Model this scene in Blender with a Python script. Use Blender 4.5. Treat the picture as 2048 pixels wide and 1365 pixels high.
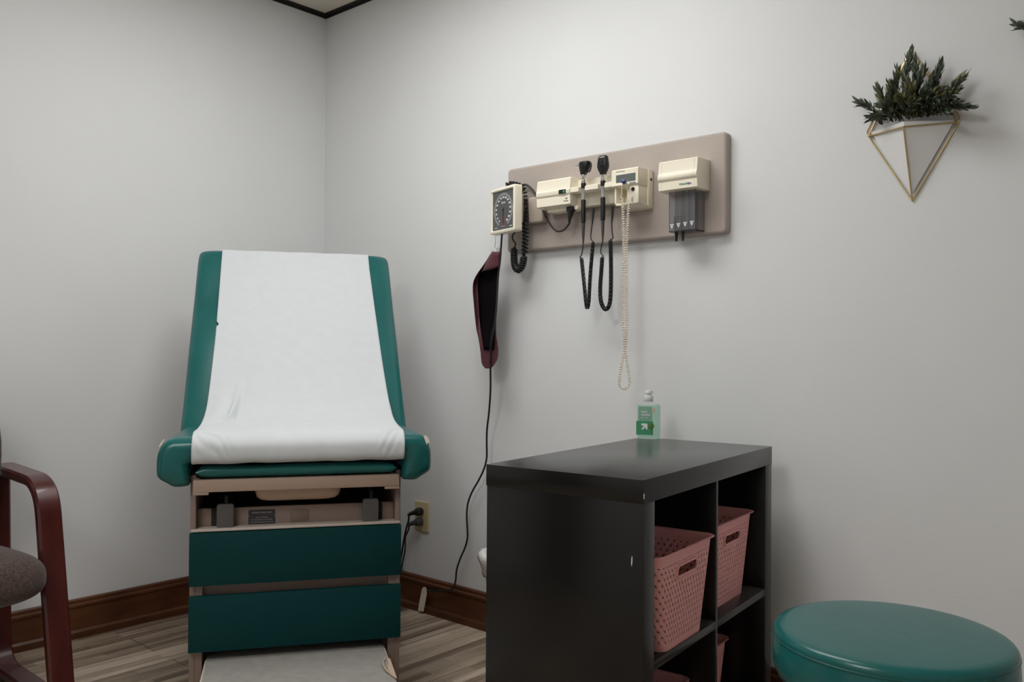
import bpy, bmesh, math, random
from mathutils import Vector, Matrix
random.seed(7)
PI = math.pi
R = math.radians
SC = bpy.context.scene
C = SC.collection
for o in list(bpy.data.objects):
    bpy.data.objects.remove(o)

# ---------------------------------------------------------------- camera
FPX, YAW, PITCH, ROLL = 1742.56, 0.7255, 0.0096, 0.0070
CAM = Vector((3.1907, -2.3350, 1.0274))
cyw, syw, cp, sp = math.cos(YAW), math.sin(YAW), math.cos(PITCH), math.sin(PITCH)
F_ = Vector((-syw*cp, cyw*cp, sp)); R0 = Vector((cyw, syw, 0)); U0 = R0.cross(F_)
R_ = R0*math.cos(ROLL) + U0*math.sin(ROLL); U_ = U0*math.cos(ROLL) - R0*math.sin(ROLL)
cd = bpy.data.cameras.new('camera'); cam = bpy.data.objects.new('camera', cd); C.objects.link(cam)
cd.sensor_fit = 'HORIZONTAL'; cd.sensor_width = 36.0; cd.lens = FPX/2048*36.0
cd.clip_start = 0.02; cd.clip_end = 50
m = Matrix((R_, U_, -F_)).transposed().to_4x4(); m.translation = CAM
cam.matrix_world = m
SC.camera = cam

# ---------------------------------------------------------------- world, lights, exposure
w = bpy.data.worlds.new('world'); SC.world = w; w.use_nodes = True
w.node_tree.nodes['Background'].inputs[0].default_value = (0.9, 0.93, 1.0, 1)
w.node_tree.nodes['Background'].inputs[1].default_value = 0.05
SC.view_settings.view_transform = 'Standard'
SC.view_settings.look = 'None'
SC.view_settings.gamma = 1.0
SC.view_settings.exposure = 0.0
try: SC.view_settings.use_curve_mapping = False
except Exception: pass
# ceiling panels of the room: (centre x, centre y, size x, size y, emission strength)
LIGHTS = [(1.42, -0.93, 1.30, 0.60, 9.0), (2.2, -3.0, 0.60, 1.20, 13.6)]
ROOM_X, ROOM_Y, HT = 4.6, -4.2, 2.5045

def at(x, y, d):
    """the point at image position (x, y) lying d in front of the right-hand wall"""
    v = F_ + R_*((x-1024)/FPX) - U_*((y-682.5)/FPX)
    return CAM + v*((-d-CAM.y)/v.y)
def atx(x, y, X):
    v = F_ + R_*((x-1024)/FPX) - U_*((y-682.5)/FPX)
    return CAM + v*((X-CAM.x)/v.x)
def atz(x, y, Z):
    v = F_ + R_*((x-1024)/FPX) - U_*((y-682.5)/FPX)
    return CAM + v*((Z-CAM.z)/v.z)

# ---------------------------------------------------------------- materials
def node(nt, t, **kw):
    n = nt.nodes.new(t)
    for k, v in kw.items(): setattr(n, k, v)
    return n
def mat(name, col, rough=0.5, metal=0.0, var=0.0, vscale=8.0, bump=0.0, bscale=120.0, spec=0.5, sheen=0.0, coat=0.0, stretch=None, trans=0.0, ior=1.45, bdist=0.002):
    M = bpy.data.materials.new(name); M.use_nodes = True
    nt = M.node_tree; b = nt.nodes['Principled BSDF']
    b.inputs['Base Color'].default_value = (*col, 1)
    b.inputs['Roughness'].default_value = rough; b.inputs['Metallic'].default_value = metal
    b.inputs['Specular IOR Level'].default_value = spec
    if sheen: b.inputs['Sheen Weight'].default_value = sheen
    if coat: b.inputs['Coat Weight'].default_value = coat
    if trans: b.inputs['Transmission Weight'].default_value = trans
    b.inputs['IOR'].default_value = ior
    tc = node(nt, 'ShaderNodeTexCoord'); mp = node(nt, 'ShaderNodeMapping')
    nt.links.new(tc.outputs['Object'], mp.inputs[0])
    if stretch: mp.inputs['Scale'].default_value = stretch
    n = node(nt, 'ShaderNodeTexNoise'); n.inputs['Scale'].default_value = vscale; n.inputs['Detail'].default_value = 4
    nt.links.new(mp.outputs[0], n.inputs['Vector'])
    r = node(nt, 'ShaderNodeValToRGB')
    v = max(var, 0.012)
    r.color_ramp.elements[0].position = 0.3; r.color_ramp.elements[1].position = 0.7
    r.color_ramp.elements[0].color = (*[c*(1-v) for c in col], 1)
    r.color_ramp.elements[1].color = (*[min(1, c*(1+v)) for c in col], 1)
    nt.links.new(n.outputs['Fac'], r.inputs[0]); nt.links.new(r.outputs[0], b.inputs['Base Color'])
    if bump:
        n2 = node(nt, 'ShaderNodeTexNoise'); n2.inputs['Scale'].default_value = bscale; n2.inputs['Detail'].default_value = 3
        nt.links.new(tc.outputs['Object'], n2.inputs['Vector'])
        bp = node(nt, 'ShaderNodeBump'); bp.inputs['Strength'].default_value = bump; bp.inputs['Distance'].default_value = bdist
        nt.links.new(n2.outputs['Fac'], bp.inputs['Height']); nt.links.new(bp.outputs[0], b.inputs['Normal'])
    return M

def emit_mat(name, col, s):
    M = bpy.data.materials.new(name); M.use_nodes = True; nt = M.node_tree
    nt.nodes.remove(nt.nodes['Principled BSDF'])
    e = node(nt, 'ShaderNodeEmission'); e.inputs[0].default_value = (*col, 1); e.inputs[1].default_value = s
    nt.links.new(e.outputs[0], nt.nodes['Material Output'].inputs[0]); return M

def floor_mat():
    M = bpy.data.materials.new('wood_look_planks'); M.use_nodes = True; nt = M.node_tree; b = nt.nodes['Principled BSDF']
    L = nt.links.new
    tc = node(nt, 'ShaderNodeTexCoord'); mp = node(nt, 'ShaderNodeMapping')
    mp.inputs['Rotation'].default_value = (0, 0, R(90)); L(tc.outputs['Object'], mp.inputs[0])
    br = node(nt, 'ShaderNodeTexBrick'); br.offset = 0.37; br.offset_frequency = 2
    br.inputs['Scale'].default_value = 1.0; br.inputs['Brick Width'].default_value = 0.92; br.inputs['Row Height'].default_value = 0.152
    br.inputs['Mortar Size'].default_value = 0.0016; br.inputs['Mortar Smooth'].default_value = 0.1
    br.inputs['Color1'].default_value = (0.0, 0.0, 0.0, 1); br.inputs['Color2'].default_value = (1, 1, 1, 1); br.inputs['Mortar'].default_value = (0.5, 0.5, 0.5, 1)
    L(mp.outputs[0], br.inputs['Vector'])
    # finer strips inside each plank
    st = node(nt, 'ShaderNodeTexBrick'); st.offset = 0.61; st.offset_frequency = 3
    st.inputs['Scale'].default_value = 1.0; st.inputs['Brick Width'].default_value = 0.31; st.inputs['Row Height'].default_value = 0.038
    st.inputs['Mortar Size'].default_value = 0.0; st.inputs['Color1'].default_value = (0, 0, 0, 1); st.inputs['Color2'].default_value = (1, 1, 1, 1)
    L(mp.outputs[0], st.inputs['Vector'])
    mp2 = node(nt, 'ShaderNodeMapping'); mp2.inputs['Scale'].default_value = (34, 1.6, 1); L(tc.outputs['Object'], mp2.inputs[0])
    ns = node(nt, 'ShaderNodeTexNoise'); ns.inputs['Scale'].default_value = 1.0; ns.inputs['Detail'].default_value = 6; ns.inputs['Roughness'].default_value = 0.65
    L(mp2.outputs[0], ns.inputs['Vector'])
    a = node(nt, 'ShaderNodeMath', operation='MULTIPLY'); a.inputs[1].default_value = 0.30; L(br.outputs['Color'], a.inputs[0])
    a2 = node(nt, 'ShaderNodeMath', operation='MULTIPLY_ADD'); a2.inputs[1].default_value = 0.26; L(st.outputs['Color'], a2.inputs[0]); L(a.outputs[0], a2.inputs[2])
    a3 = node(nt, 'ShaderNodeMath', operation='MULTIPLY_ADD'); a3.inputs[1].default_value = 0.85; L(ns.outputs['Fac'], a3.inputs[0]); L(a2.outputs[0], a3.inputs[2])
    r = node(nt, 'ShaderNodeValToRGB'); e = r.color_ramp.elements
    e[0].position = 0.38; e[0].color = (0.095, 0.062, 0.044, 1); e[1].position = 0.92; e[1].color = (0.64, 0.535, 0.42, 1)
    x = e.new(0.56); x.color = (0.27, 0.205, 0.15, 1); x = e.new(0.74); x.color = (0.46, 0.37, 0.28, 1)
    L(a3.outputs[0], r.inputs[0])
    mx = node(nt, 'ShaderNodeMixRGB'); mx.inputs['Color2'].default_value = (0.07, 0.05, 0.04, 1)
    L(br.outputs['Fac'], mx.inputs['Fac']); L(r.outputs[0], mx.inputs['Color1']); L(mx.outputs[0], b.inputs['Base Color'])
    b.inputs['Roughness'].default_value = 0.45
    bp = node(nt, 'ShaderNodeBump'); bp.inputs['Strength'].default_value = 0.15; bp.inputs['Distance'].default_value = 0.002
    L(ns.outputs['Fac'], bp.inputs['Height']); L(bp.outputs[0], b.inputs['Normal'])
    return M

def ceiling_mat():
    M = mat('ceiling_tile', (0.72, 0.66, 0.57), 0.95, var=0.05, vscale=60, bump=0.4, bscale=90)
    return M

def basket_mat():
    """pink plastic with a staggered pattern of small real openings between raised strands"""
    M = bpy.data.materials.new('pink_woven_plastic'); M.use_nodes = True; nt = M.node_tree; b = nt.nodes['Principled BSDF']
    L = nt.links.new
    def mth(op, a=None, bb=None, c=None):
        n = node(nt, 'ShaderNodeMath', operation=op)
        for i, v in enumerate((a, bb, c)):
            if v is None: continue
            if isinstance(v, (int, float)): n.inputs[i].default_value = v
            else: L(v, n.inputs[i])
        return n.outputs[0]
    uv = node(nt, 'ShaderNodeUVMap'); sx = node(nt, 'ShaderNodeSeparateXYZ'); L(uv.outputs[0], sx.inputs[0])
    u, v = sx.outputs[0], sx.outputs[1]
    V = mth('MULTIPLY', v, 1/0.0125)
    row = mth('FLOOR', V); odd = mth('MULTIPLY', mth('MODULO', row, 2), 0.5)
    U = mth('ADD', mth('MULTIPLY', u, 1/0.0165), odd)
    du = mth('SUBTRACT', mth('FRACT', U), 0.5); dv = mth('SUBTRACT', mth('FRACT', V), 0.5)
    # slanted teardrop openings
    du2 = mth('ADD', du, mth('MULTIPLY', dv, 0.35))
    dist = mth('SQRT', mth('ADD', mth('POWER', mth('MULTIPLY', du2, 1.5), 2), mth('POWER', mth('MULTIPLY', dv, 1.0), 2)))
    inside = mth('MULTIPLY', mth('LESS_THAN', dist, 0.17), 1.0)
    # v outside 0.008..0.175 has no openings (rim and foot); a flag in uv.x <0 marks plain parts
    ok = mth('MULTIPLY', mth('GREATER_THAN', v, 0.012), mth('LESS_THAN', v, 0.182))
    ok = mth('MULTIPLY', ok, mth('GREATER_THAN', u, 0.0))
    hole = mth('MULTIPLY', inside, ok)
    h = mth('MULTIPLY', mth('MINIMUM', mth('MULTIPLY', dist, 2.2), 1.0), ok)
    bp = node(nt, 'ShaderNodeBump'); bp.inputs['Strength'].default_value = 0.9; bp.inputs['Distance'].default_value = 0.0035
    L(h, bp.inputs['Height']); L(bp.outputs[0], b.inputs['Normal'])
    b.inputs['Base Color'].default_value = (0.90, 0.42, 0.41, 1); b.inputs['Roughness'].default_value = 0.5
    tr = node(nt, 'ShaderNodeBsdfTransparent'); mx = node(nt, 'ShaderNodeMixShader')
    L(hole, mx.inputs[0]); L(b.outputs[0], mx.inputs[1]); L(tr.outputs[0], mx.inputs[2])
    L(mx.outputs[0], nt.nodes['Material Output'].inputs[0])
    return M

MT = dict(
    wall=mat('pale_grey_paint', (0.77, 0.785, 0.79), 0.62, var=0.012, vscale=3, bump=0.12, bscale=160, spec=0.3),
    ceil=ceiling_mat(), floor=floor_mat(),
    white_paint=mat('white_paint', (0.75, 0.75, 0.74), 0.6),
    grid=mat('dark_ceiling_angle', (0.018, 0.016, 0.013), 0.6),
    basewood=mat('stained_baseboard', (0.105, 0.036, 0.013), 0.42, var=0.35, vscale=6, stretch=(1, 1, 3), bump=0.05),
    vinyl=mat('green_vinyl', (0.0085, 0.112, 0.108), 0.27, var=0.08, vscale=5, bump=0.06, bscale=11, bdist=0.006),
    laminate=mat('green_laminate', (0.0015, 0.040, 0.042), 0.6, var=0.06, vscale=4, spec=0.18),
    paper=mat('exam_paper', (0.60, 0.632, 0.652), 0.75, var=0.02, vscale=30, bump=0.22, bscale=180, bdist=0.001),
    taupe=mat('taupe_enamel', (0.25, 0.185, 0.155), 0.45, var=0.03),
    darkwood=mat('added_door_wood', (0.03, 0.014, 0.009), 0.4, var=0.2, vscale=5, stretch=(6, 6, 1)),  # only for the door added out of view
    taupe_dk=mat('taupe_plate', (0.19, 0.14, 0.115), 0.5),
    taupe_rail=mat('taupe_rail', (0.40, 0.295, 0.235), 0.4, var=0.03),
    pan=mat('tan_plastic', (0.52, 0.38, 0.28), 0.45),
    dark=mat('cavity_shade_and_rod', (0.02, 0.018, 0.017), 0.8),  # near-black for painted shade in compartment and slots, and for the rods
    pad=mat('grey_rubber_pad', (0.10, 0.095, 0.09), 0.75, bump=0.3),
    mat_grey=mat('ribbed_grey_mat', (0.30, 0.285, 0.265), 0.8, var=0.08, vscale=40, bump=0.4, bscale=200),
    trim=mat('cream_trim', (0.60, 0.52, 0.45), 0.5),
    foam=mat('exposed_backing', (0.75, 0.70, 0.62), 0.9),
    tan=mat('frayed_fabric', (0.50, 0.38, 0.29), 0.9),
    cherry=mat('cherry_stained_wood', (0.062, 0.0095, 0.0075), 0.30, var=0.25, vscale=4, stretch=(6, 6, 1), coat=0.3),
    tweed=mat('brown_tweed', (0.075, 0.050, 0.040), 0.95, var=0.55, vscale=160, bump=0.9, bscale=260, sheen=0.2),
    espresso=mat('espresso_laminate', (0.0028, 0.0026, 0.0022), 0.25, var=0.08, spec=0.42, sheen=0.14),
    chip=mat('chipped_core', (0.62, 0.58, 0.52), 0.8),
    board=mat('taupe_board', (0.43, 0.375, 0.335), 0.6, var=0.02, vscale=90, bump=0.08),
    cream=mat('cream_plastic', (0.90, 0.84, 0.69), 0.42, var=0.015),
    creamdk=mat('aged_cream_plastic', (0.66, 0.56, 0.40), 0.5),
    beige=mat('beige_bracket', (0.45, 0.39, 0.33), 0.5),
    black=mat('black_plastic', (0.011, 0.0115, 0.012), 0.33),
    rubber=mat('black_rubber', (0.012, 0.013, 0.013), 0.42),
    soft=mat('dark_grey_rubber', (0.05, 0.05, 0.052), 0.6),
    chrome=mat('chrome', (0.75, 0.75, 0.74), 0.16, metal=1.0),
    dial=mat('dial_grey', (0.085, 0.092, 0.092), 0.5),
    dialring=mat('dial_scale_grey', (0.27, 0.28, 0.28), 0.5),
    ink_w=mat('white_ink', (0.8, 0.8, 0.8), 0.6), ink_r=mat('red_ink', (0.26, 0.03, 0.035), 0.6),
    ink_k=mat('black_ink', (0.03, 0.03, 0.035), 0.6), ink_g=mat('green_ink', (0.05, 0.30, 0.13), 0.6), ink_b=mat('blue_ink', (0.03, 0.06, 0.22), 0.6),
    ink_grey=mat('grey_ink', (0.40, 0.37, 0.35), 0.7),
    lcd=mat('lcd_screen', (0.13, 0.15, 0.14), 0.22), blue=mat('blue_plastic', (0.015, 0.035, 0.26), 0.3),
    smoke=mat('smoked_plastic', (0.70, 0.70, 0.72), 0.10, trans=0.9, ior=1.05),
    coil_c=mat('cream_coil', (0.85, 0.77, 0.66), 0.5),
    burg=mat('burgundy_nylon', (0.085, 0.014, 0.022), 0.6, var=0.1, bump=0.2, bscale=300, sheen=0.15),
    velcro=mat('black_hook_tape', (0.004, 0.003, 0.004), 0.95, spec=0.1),
    gold=mat('brass_wire', (0.62, 0.47, 0.24), 0.28, metal=1.0),
    ceramic=mat('white_ceramic', (0.82, 0.82, 0.82), 0.45),
    soil=mat('dark_moss', (0.02, 0.025, 0.015), 0.95),
    leafA=mat('grey_green_leaf', (0.115, 0.140, 0.098), 0.6, var=0.35, vscale=25),
    leafB=mat('olive_leaf', (0.165, 0.168, 0.072), 0.6, var=0.35, vscale=25),
    leafC=mat('dark_leaf', (0.062, 0.078, 0.050), 0.6, var=0.35, vscale=25),
    stem=mat('brown_stem', (0.07, 0.055, 0.03), 0.8),
    almond=mat('almond_plastic', (0.60, 0.52, 0.30), 0.45),
    pink=basket_mat(),
    clear=mat('clear_plastic', (0.93, 0.97, 0.95), 0.06, trans=0.95, ior=1.12),
    gel=mat('green_gel', (0.62, 0.90, 0.76), 0.08, trans=0.9, ior=1.03),
    label_lt=mat('pale_green_label', (0.22, 0.42, 0.31), 0.5), label_dk=mat('green_label', (0.055, 0.30, 0.15), 0.5),
    cap=mat('frosted_cap', (0.72, 0.74, 0.74), 0.4), aloe=mat('aloe_print', (0.10, 0.22, 0.02), 0.6), aloe_dk=mat('aloe_print_dark', (0.02, 0.06, 0.01), 0.6), orange=mat('orange_print', (0.75, 0.35, 0.27), 0.6),
    bag=mat('white_liner', (0.80, 0.79, 0.78), 0.35, bump=0.3, bscale=30, bdist=0.01), bin=mat('white_bin', (0.72, 0.71, 0.70), 0.5),
    tape=mat('paper_tag', (0.88, 0.82, 0.72), 0.8),
)

# ---------------------------------------------------------------- object helpers
MAT = {}
def obj(name, bm, m, parent=None, world=False, smooth=38, **tags):
    me = bpy.data.meshes.new(name)
    if world and parent is not None and parent in MAT:
        bmesh.ops.transform(bm, matrix=MAT[parent].inverted(), verts=bm.verts)
    bm.normal_update()
    bm.to_mesh(me); bm.free()
    for k in (m if isinstance(m, (list, tuple)) else [m]): me.materials.append(MT[k])
    if smooth:
        me.polygons.foreach_set('use_smooth', [True]*len(me.polygons))
        me.set_sharp_from_angle(angle=R(smooth))
    o = bpy.data.objects.new(name, me); C.objects.link(o)
    if parent is not None:
        o.parent = parent
        MAT[o] = MAT.get(parent, Matrix.Identity(4))
    for k, v in tags.items(): o[k] = v
    return o
def thing(name, label, cat, loc=(0, 0, 0), rotz=0, group=None):
    o = bpy.data.objects.new(name, None); C.objects.link(o)
    o.empty_display_size = 0.05
    o.location = loc; o.rotation_euler = (0, 0, rotz)
    MAT[o] = Matrix.Translation(Vector(loc)) @ Matrix.Rotation(rotz, 4, 'Z')
    o['label'] = label; o['category'] = cat
    if group: o['group'] = group
    return o
def struct(name, bm, m, parent=None, **k):
    o = obj(name, bm, m, parent, **k)
    if parent is None: o['kind'] = 'structure'
    return o
def dup(root, loc, rotz, label, group=None):
    r = root.copy(); C.objects.link(r); r.location = loc; r.rotation_euler = (0, 0, rotz); r['label'] = label
    if group: r['group'] = group
    for ch in list(root.children):
        c = ch.copy(); C.objects.link(c); c.parent = r
        for g in list(ch.children):
            d = g.copy(); C.objects.link(d); d.parent = c
    return r

# ---------------------------------------------------------------- mesh helpers
def NB(): return bmesh.new()
def face(bm, vs, mi=0):
    try:
        f = bm.faces.new(vs); f.material_index = mi; return f
    except ValueError: return None
def box(bm, x0, x1, y0, y1, z0, z1, bev=0.0, seg=2, mi=0, M=None):
    t = NB()
    vs = [t.verts.new((x, y, z)) for x in (x0, x1) for y in (y0, y1) for z in (z0, z1)]
    for q in ((0, 1, 3, 2), (4, 6, 7, 5), (0, 4, 5, 1), (2, 3, 7, 6), (0, 2, 6, 4), (1, 5, 7, 3)):
        t.faces.new([vs[i] for i in q])
    if bev > 0:
        bmesh.ops.bevel(t, geom=t.edges[:], offset=min(bev, .49*min(abs(x1-x0), abs(y1-y0), abs(z1-z0))), segments=seg, affect='EDGES', profile=0.5, clamp_overlap=True)
    bmesh.ops.recalc_face_normals(t, faces=t.faces[:])
    merge(bm, t, M, mi); return bm
def merge(bm, t, M=None, mi=None):
    if M is not None: bmesh.ops.transform(t, matrix=M, verts=t.verts[:])
    mp = {v: bm.verts.new(v.co) for v in t.verts}
    for f in t.faces:
        g = face(bm, [mp[v] for v in f.verts], f.material_index if mi is None else mi)
    t.free()
def frames(pts):
    pts = [Vector(p) for p in pts]; n = len(pts); out = []
    T = []
    for i in range(n):
        a = pts[max(0, i-1)]; b = pts[min(n-1, i+1)]; d = (b-a)
        T.append(d.normalized() if d.length > 1e-9 else Vector((0, 0, 1)))
    ref = Vector((0, 0, 1)) if abs(T[0].z) < .9 else Vector((1, 0, 0))
    N = (ref - T[0]*ref.dot(T[0])).normalized()
    for i in range(n):
        if i: 
            q = T[i-1].rotation_difference(T[i]); N = q @ N; N = (N - T[i]*N.dot(T[i])).normalized()
        out.append((pts[i], T[i], N, T[i].cross(N)))
    return out
def tube(bm, pts, r, n=8, cap=True, closed=False, mi=0):
    pts = [Vector(p) for p in pts]
    fr = frames(pts); rings = []
    for i, (p, t, a, b) in enumerate(fr):
        rr = r[i] if isinstance(r, (list, tuple)) else r
        rings.append([bm.verts.new(p + a*(rr*math.cos(2*PI*k/n)) + b*(rr*math.sin(2*PI*k/n))) for k in range(n)])
    m_ = len(rings)
    for i in range(m_ if closed else m_-1):
        A, B = rings[i], rings[(i+1) % m_]
        for k in range(n): face(bm, (A[k], A[(k+1) % n], B[(k+1) % n], B[k]), mi)
    if cap and not closed:
        face(bm, rings[0][::-1], mi); face(bm, rings[-1], mi)
    return bm
def catmull(P, k=10):
    P = [Vector(p) for p in P]; Q = [P[0]*2-P[1]] + P + [P[-1]*2-P[-2]]; out = []
    for i in range(1, len(Q)-2):
        for j in range(k):
            t = j/k; a, b, c, d = Q[i-1], Q[i], Q[i+1], Q[i+2]
            out.append(0.5*((2*b)+(c-a)*t+(2*a-5*b+4*c-d)*t*t+(3*b-a-3*c+d)*t**3))
    out.append(P[-1]); return out
def resample(pts, n):
    L = [0]
    for a, b in zip(pts, pts[1:]): L.append(L[-1]+(b-a).length)
    out = []; j = 0
    for i in range(n):
        s = L[-1]*i/(n-1)
        while j < len(L)-2 and L[j+1] < s: j += 1
        t = (s-L[j])/max(1e-9, L[j+1]-L[j]); out.append(pts[j].lerp(pts[j+1], min(1, max(0, t))))
    return out
def coil(bm, path, R0, r, turns, per=12, n=6, R1=None, ease=True):
    base = resample(catmull(path, 12), turns*per+1); fr = frames(base); pts = []; N = len(fr)
    for i, (p, t, a, b) in enumerate(fr):
        rad = R0
        if ease:
            e = min(i, N-1-i)/(per*1.0); rad = R0*min(1, e)
        an = 2*PI*i/per
        pts.append(p + a*(rad*math.cos(an)) + b*(rad*math.sin(an)))
    tube(bm, pts, r, n); return bm
def lathe(bm, prof, seg=32, M=None, mi=0, cap=True):
    """prof: list of (radius, z)"""
    t = NB(); rings = []
    for (r, z) in prof:
        rings.append([t.verts.new((r*math.cos(2*PI*k/seg), r*math.sin(2*PI*k/seg), z)) for k in range(seg)] if r > 1e-6 else [t.verts.new((0, 0, z))])
    for A, B in zip(rings, rings[1:]):
        if len(A) == 1 and len(B) == 1: continue
        for k in range(seg):
            if len(A) == 1: face(t, (A[0], B[(k+1) % seg], B[k]))
            elif len(B) == 1: face(t, (A[k], A[(k+1) % seg], B[0]))
            else: face(t, (A[k], A[(k+1) % seg], B[(k+1) % seg], B[k]))
    if cap:
        if len(rings[0]) > 1: face(t, rings[0][::-1])
        if len(rings[-1]) > 1: face(t, rings[-1])
    bmesh.ops.recalc_face_normals(t, faces=t.faces[:])
    merge(bm, t, M, mi); return bm
def prism(bm, poly, h0, h1, axis='y', bev=0.0, seg=2, M=None, mi=0):
    """extrude a 2D outline: axis 'y' -> poly is (x,z) from y=h0 to h1, 'z' -> (x,y), 'x' -> (y,z)"""
    t = NB()
    def P(a, b, h): return {'y': (a, h, b), 'z': (a, b, h), 'x': (h, a, b)}[axis]
    A = [t.verts.new(P(a, b, h0)) for a, b in poly]; B = [t.verts.new(P(a, b, h1)) for a, b in poly]
    n = len(poly); e = []
    t.faces.new(A[::-1]); t.faces.new(B)
    for k in range(n): t.faces.new((A[k], A[(k+1) % n], B[(k+1) % n], B[k]))
    if bev > 0:
        ed = [x for x in t.edges if (x.verts[0] in A) == (x.verts[1] in A)]
        bmesh.ops.bevel(t, geom=ed, offset=bev, segments=seg, affect='EDGES', profile=0.5, clamp_overlap=True)
    bmesh.ops.recalc_face_normals(t, faces=t.faces[:])
    merge(bm, t, M, mi); return bm
def rrect(x0, x1, y0, y1, r, n=5):
    out = []
    for cx, cy, a in ((x1-r, y1-r, 0), (x0+r, y1-r, 90), (x0+r, y0+r, 180), (x1-r, y0+r, 270)):
        for k in range(n+1):
            t = R(a+90*k/n); out.append((cx+r*math.cos(t), cy+r*math.sin(t)))
    return out
def rslab(x0, x1, z0, z1, r, yb, yf, e, k=6):
    """slab facing -y with rounded corners and rounded front edges"""
    bm = NB(); rows = [[(x, yb, z) for x, z in rrect(x0, x1, z0, z1, r, k)]]
    for i in range(6):
        a = PI/2*i/5; ins = e*(1-math.cos(a)); rows.append([(x, yf+e*(1-math.sin(a)), z) for x, z in rrect(x0+ins, x1-ins, z0+ins, z1-ins, max(r-ins, .0008), k)])
    V, _ = grid(bm, rows, closed=True); face(bm, V[0]); face(bm, V[-1][::-1])
    bmesh.ops.recalc_face_normals(bm, faces=bm.faces[:]); return bm
def grid(bm, rows, mi=0, closed=False, uvs=None):
    V = [[bm.verts.new(p) for p in r] for r in rows]
    fs = []
    n = len(rows[0])
    for i in range(len(V)-1):
        for k in range(n if closed else n-1):
            f = face(bm, (V[i][k], V[i][(k+1) % n], V[i+1][(k+1) % n], V[i+1][k]), mi); fs.append((f, i, k))
    return V, fs
def solid(bm, th):
    bmesh.ops.recalc_face_normals(bm, faces=bm.faces[:])
    bmesh.ops.solidify(bm, geom=bm.faces[:], thickness=th); return bm
def text(s, size, M, align='CENTER', ext=0.0002, bold=0.0):
    cu = bpy.data.curves.new('lettering', 'FONT'); cu.body = s; cu.size = size; cu.align_x = align; cu.align_y = 'CENTER'; cu.extrude = ext; cu.resolution_u = 3; cu.offset = bold
    o = bpy.data.objects.new('lettering_tmp', cu); C.objects.link(o)
    bpy.context.view_layer.update()
    dg = bpy.context.evaluated_depsgraph_get()
    me = bpy.data.meshes.new_from_object(o.evaluated_get(dg)); me.transform(M)
    bm = NB(); bm.from_mesh(me); bpy.data.meshes.remove(me); bpy.data.objects.remove(o); bpy.data.curves.remove(cu)
    return bm
def wallM(p, rotz=0, roll=0):
    """text lying on a surface that faces -y, at p"""
    return Matrix.Translation(Vector(p)) @ Matrix.Rotation(rotz, 4, 'Z') @ Matrix.Rotation(PI/2, 4, 'X') @ Matrix.Rotation(roll, 4, 'Z')
def join(bm, other, M=None, mi=0): merge(bm, other, M, mi); return bm

# ================================================================ THE ROOM
T = 0.1
struct('floor', box(NB(), -T, ROOM_X+T, ROOM_Y-T, T, -0.08, 0), 'floor', smooth=0)
struct('ceiling', box(NB(), -T, ROOM_X+T, ROOM_Y-T, T, HT+0.003, HT+0.1), 'ceil', smooth=0)
struct('wall_left', box(NB(), -T, 0, ROOM_Y-T, T, 0, HT+0.003), 'wall', smooth=0)
struct('wall_right', box(NB(), 0, ROOM_X, 0, T, 0, HT+0.003), 'wall', smooth=0)
struct('wall_back', box(NB(), ROOM_X, ROOM_X+T, ROOM_Y-T, T, 0, HT+0.003), 'wall', smooth=0)
struct('wall_front', box(NB(), 0, ROOM_X, ROOM_Y-T, ROOM_Y, 0, HT+0.003), 'wall', smooth=0)
HB = 0.137
prof = [(0, 0), (0.019, 0), (0.019, 0.022), (0.013, 0.030), (0.0135, HB-0.030), (0.0175, HB-0.027), (0.0175, HB-0.019), (0.011, HB-0.015), (0.010, HB-0.004), (0.006, HB), (0, HB)]
struct('baseboard_right', prism(NB(), [(-a, b) for a, b in prof], 0.0, ROOM_X, 'x'), 'basewood', smooth=25)
struct('baseboard_left', prism(NB(), [(a, b) for a, b in prof], ROOM_Y, -0.019, 'y'), 'basewood', smooth=25)
zt = HT - 0.012
t = NB(); box(t, 0, ROOM_X, -0.002, 0, zt, HT+0.003); box(t, 0, ROOM_X, -0.022, 0, HT-0.001, HT+0.003)
struct('trim_1', t, 'grid', smooth=0)
t = NB(); box(t, 0, 0.002, ROOM_Y, -0.002, zt, HT+0.003); box(t, 0, 0.022, ROOM_Y, -0.022, HT-0.001, HT+0.003)
struct('trim_2', t, 'grid', smooth=0)

for i, (lx, ly, sx, sy, s) in enumerate(LIGHTS):
    q = thing('ceiling_light', 'recessed rectangular ceiling light panel ' + ('over the exam table', 'over the middle of the room, away from the exam table')[i], 'ceiling light', (lx, ly, HT), 0, 'ceiling light panels')
    fr = NB()
    for (a, b, c_, d) in ((-sx/2-.025, -sx/2, -sy/2-.025, sy/2+.025), (sx/2, sx/2+.025, -sy/2-.025, sy/2+.025), (-sx/2, sx/2, -sy/2-.025, -sy/2), (-sx/2, sx/2, sy/2, sy/2+.025)):
        box(fr, a, b, c_, d, -0.012, 0.002)
    obj('frame', fr, 'white_paint', q, smooth=0)
    MT['em%d' % i] = emit_mat('lit_diffuser', (1.0, 0.992, 0.975), s)
    obj('diffuser', box(NB(), -sx/2, sx/2, -sy/2, sy/2, -0.006, 0.0), 'em%d' % i, q, smooth=0)

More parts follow.
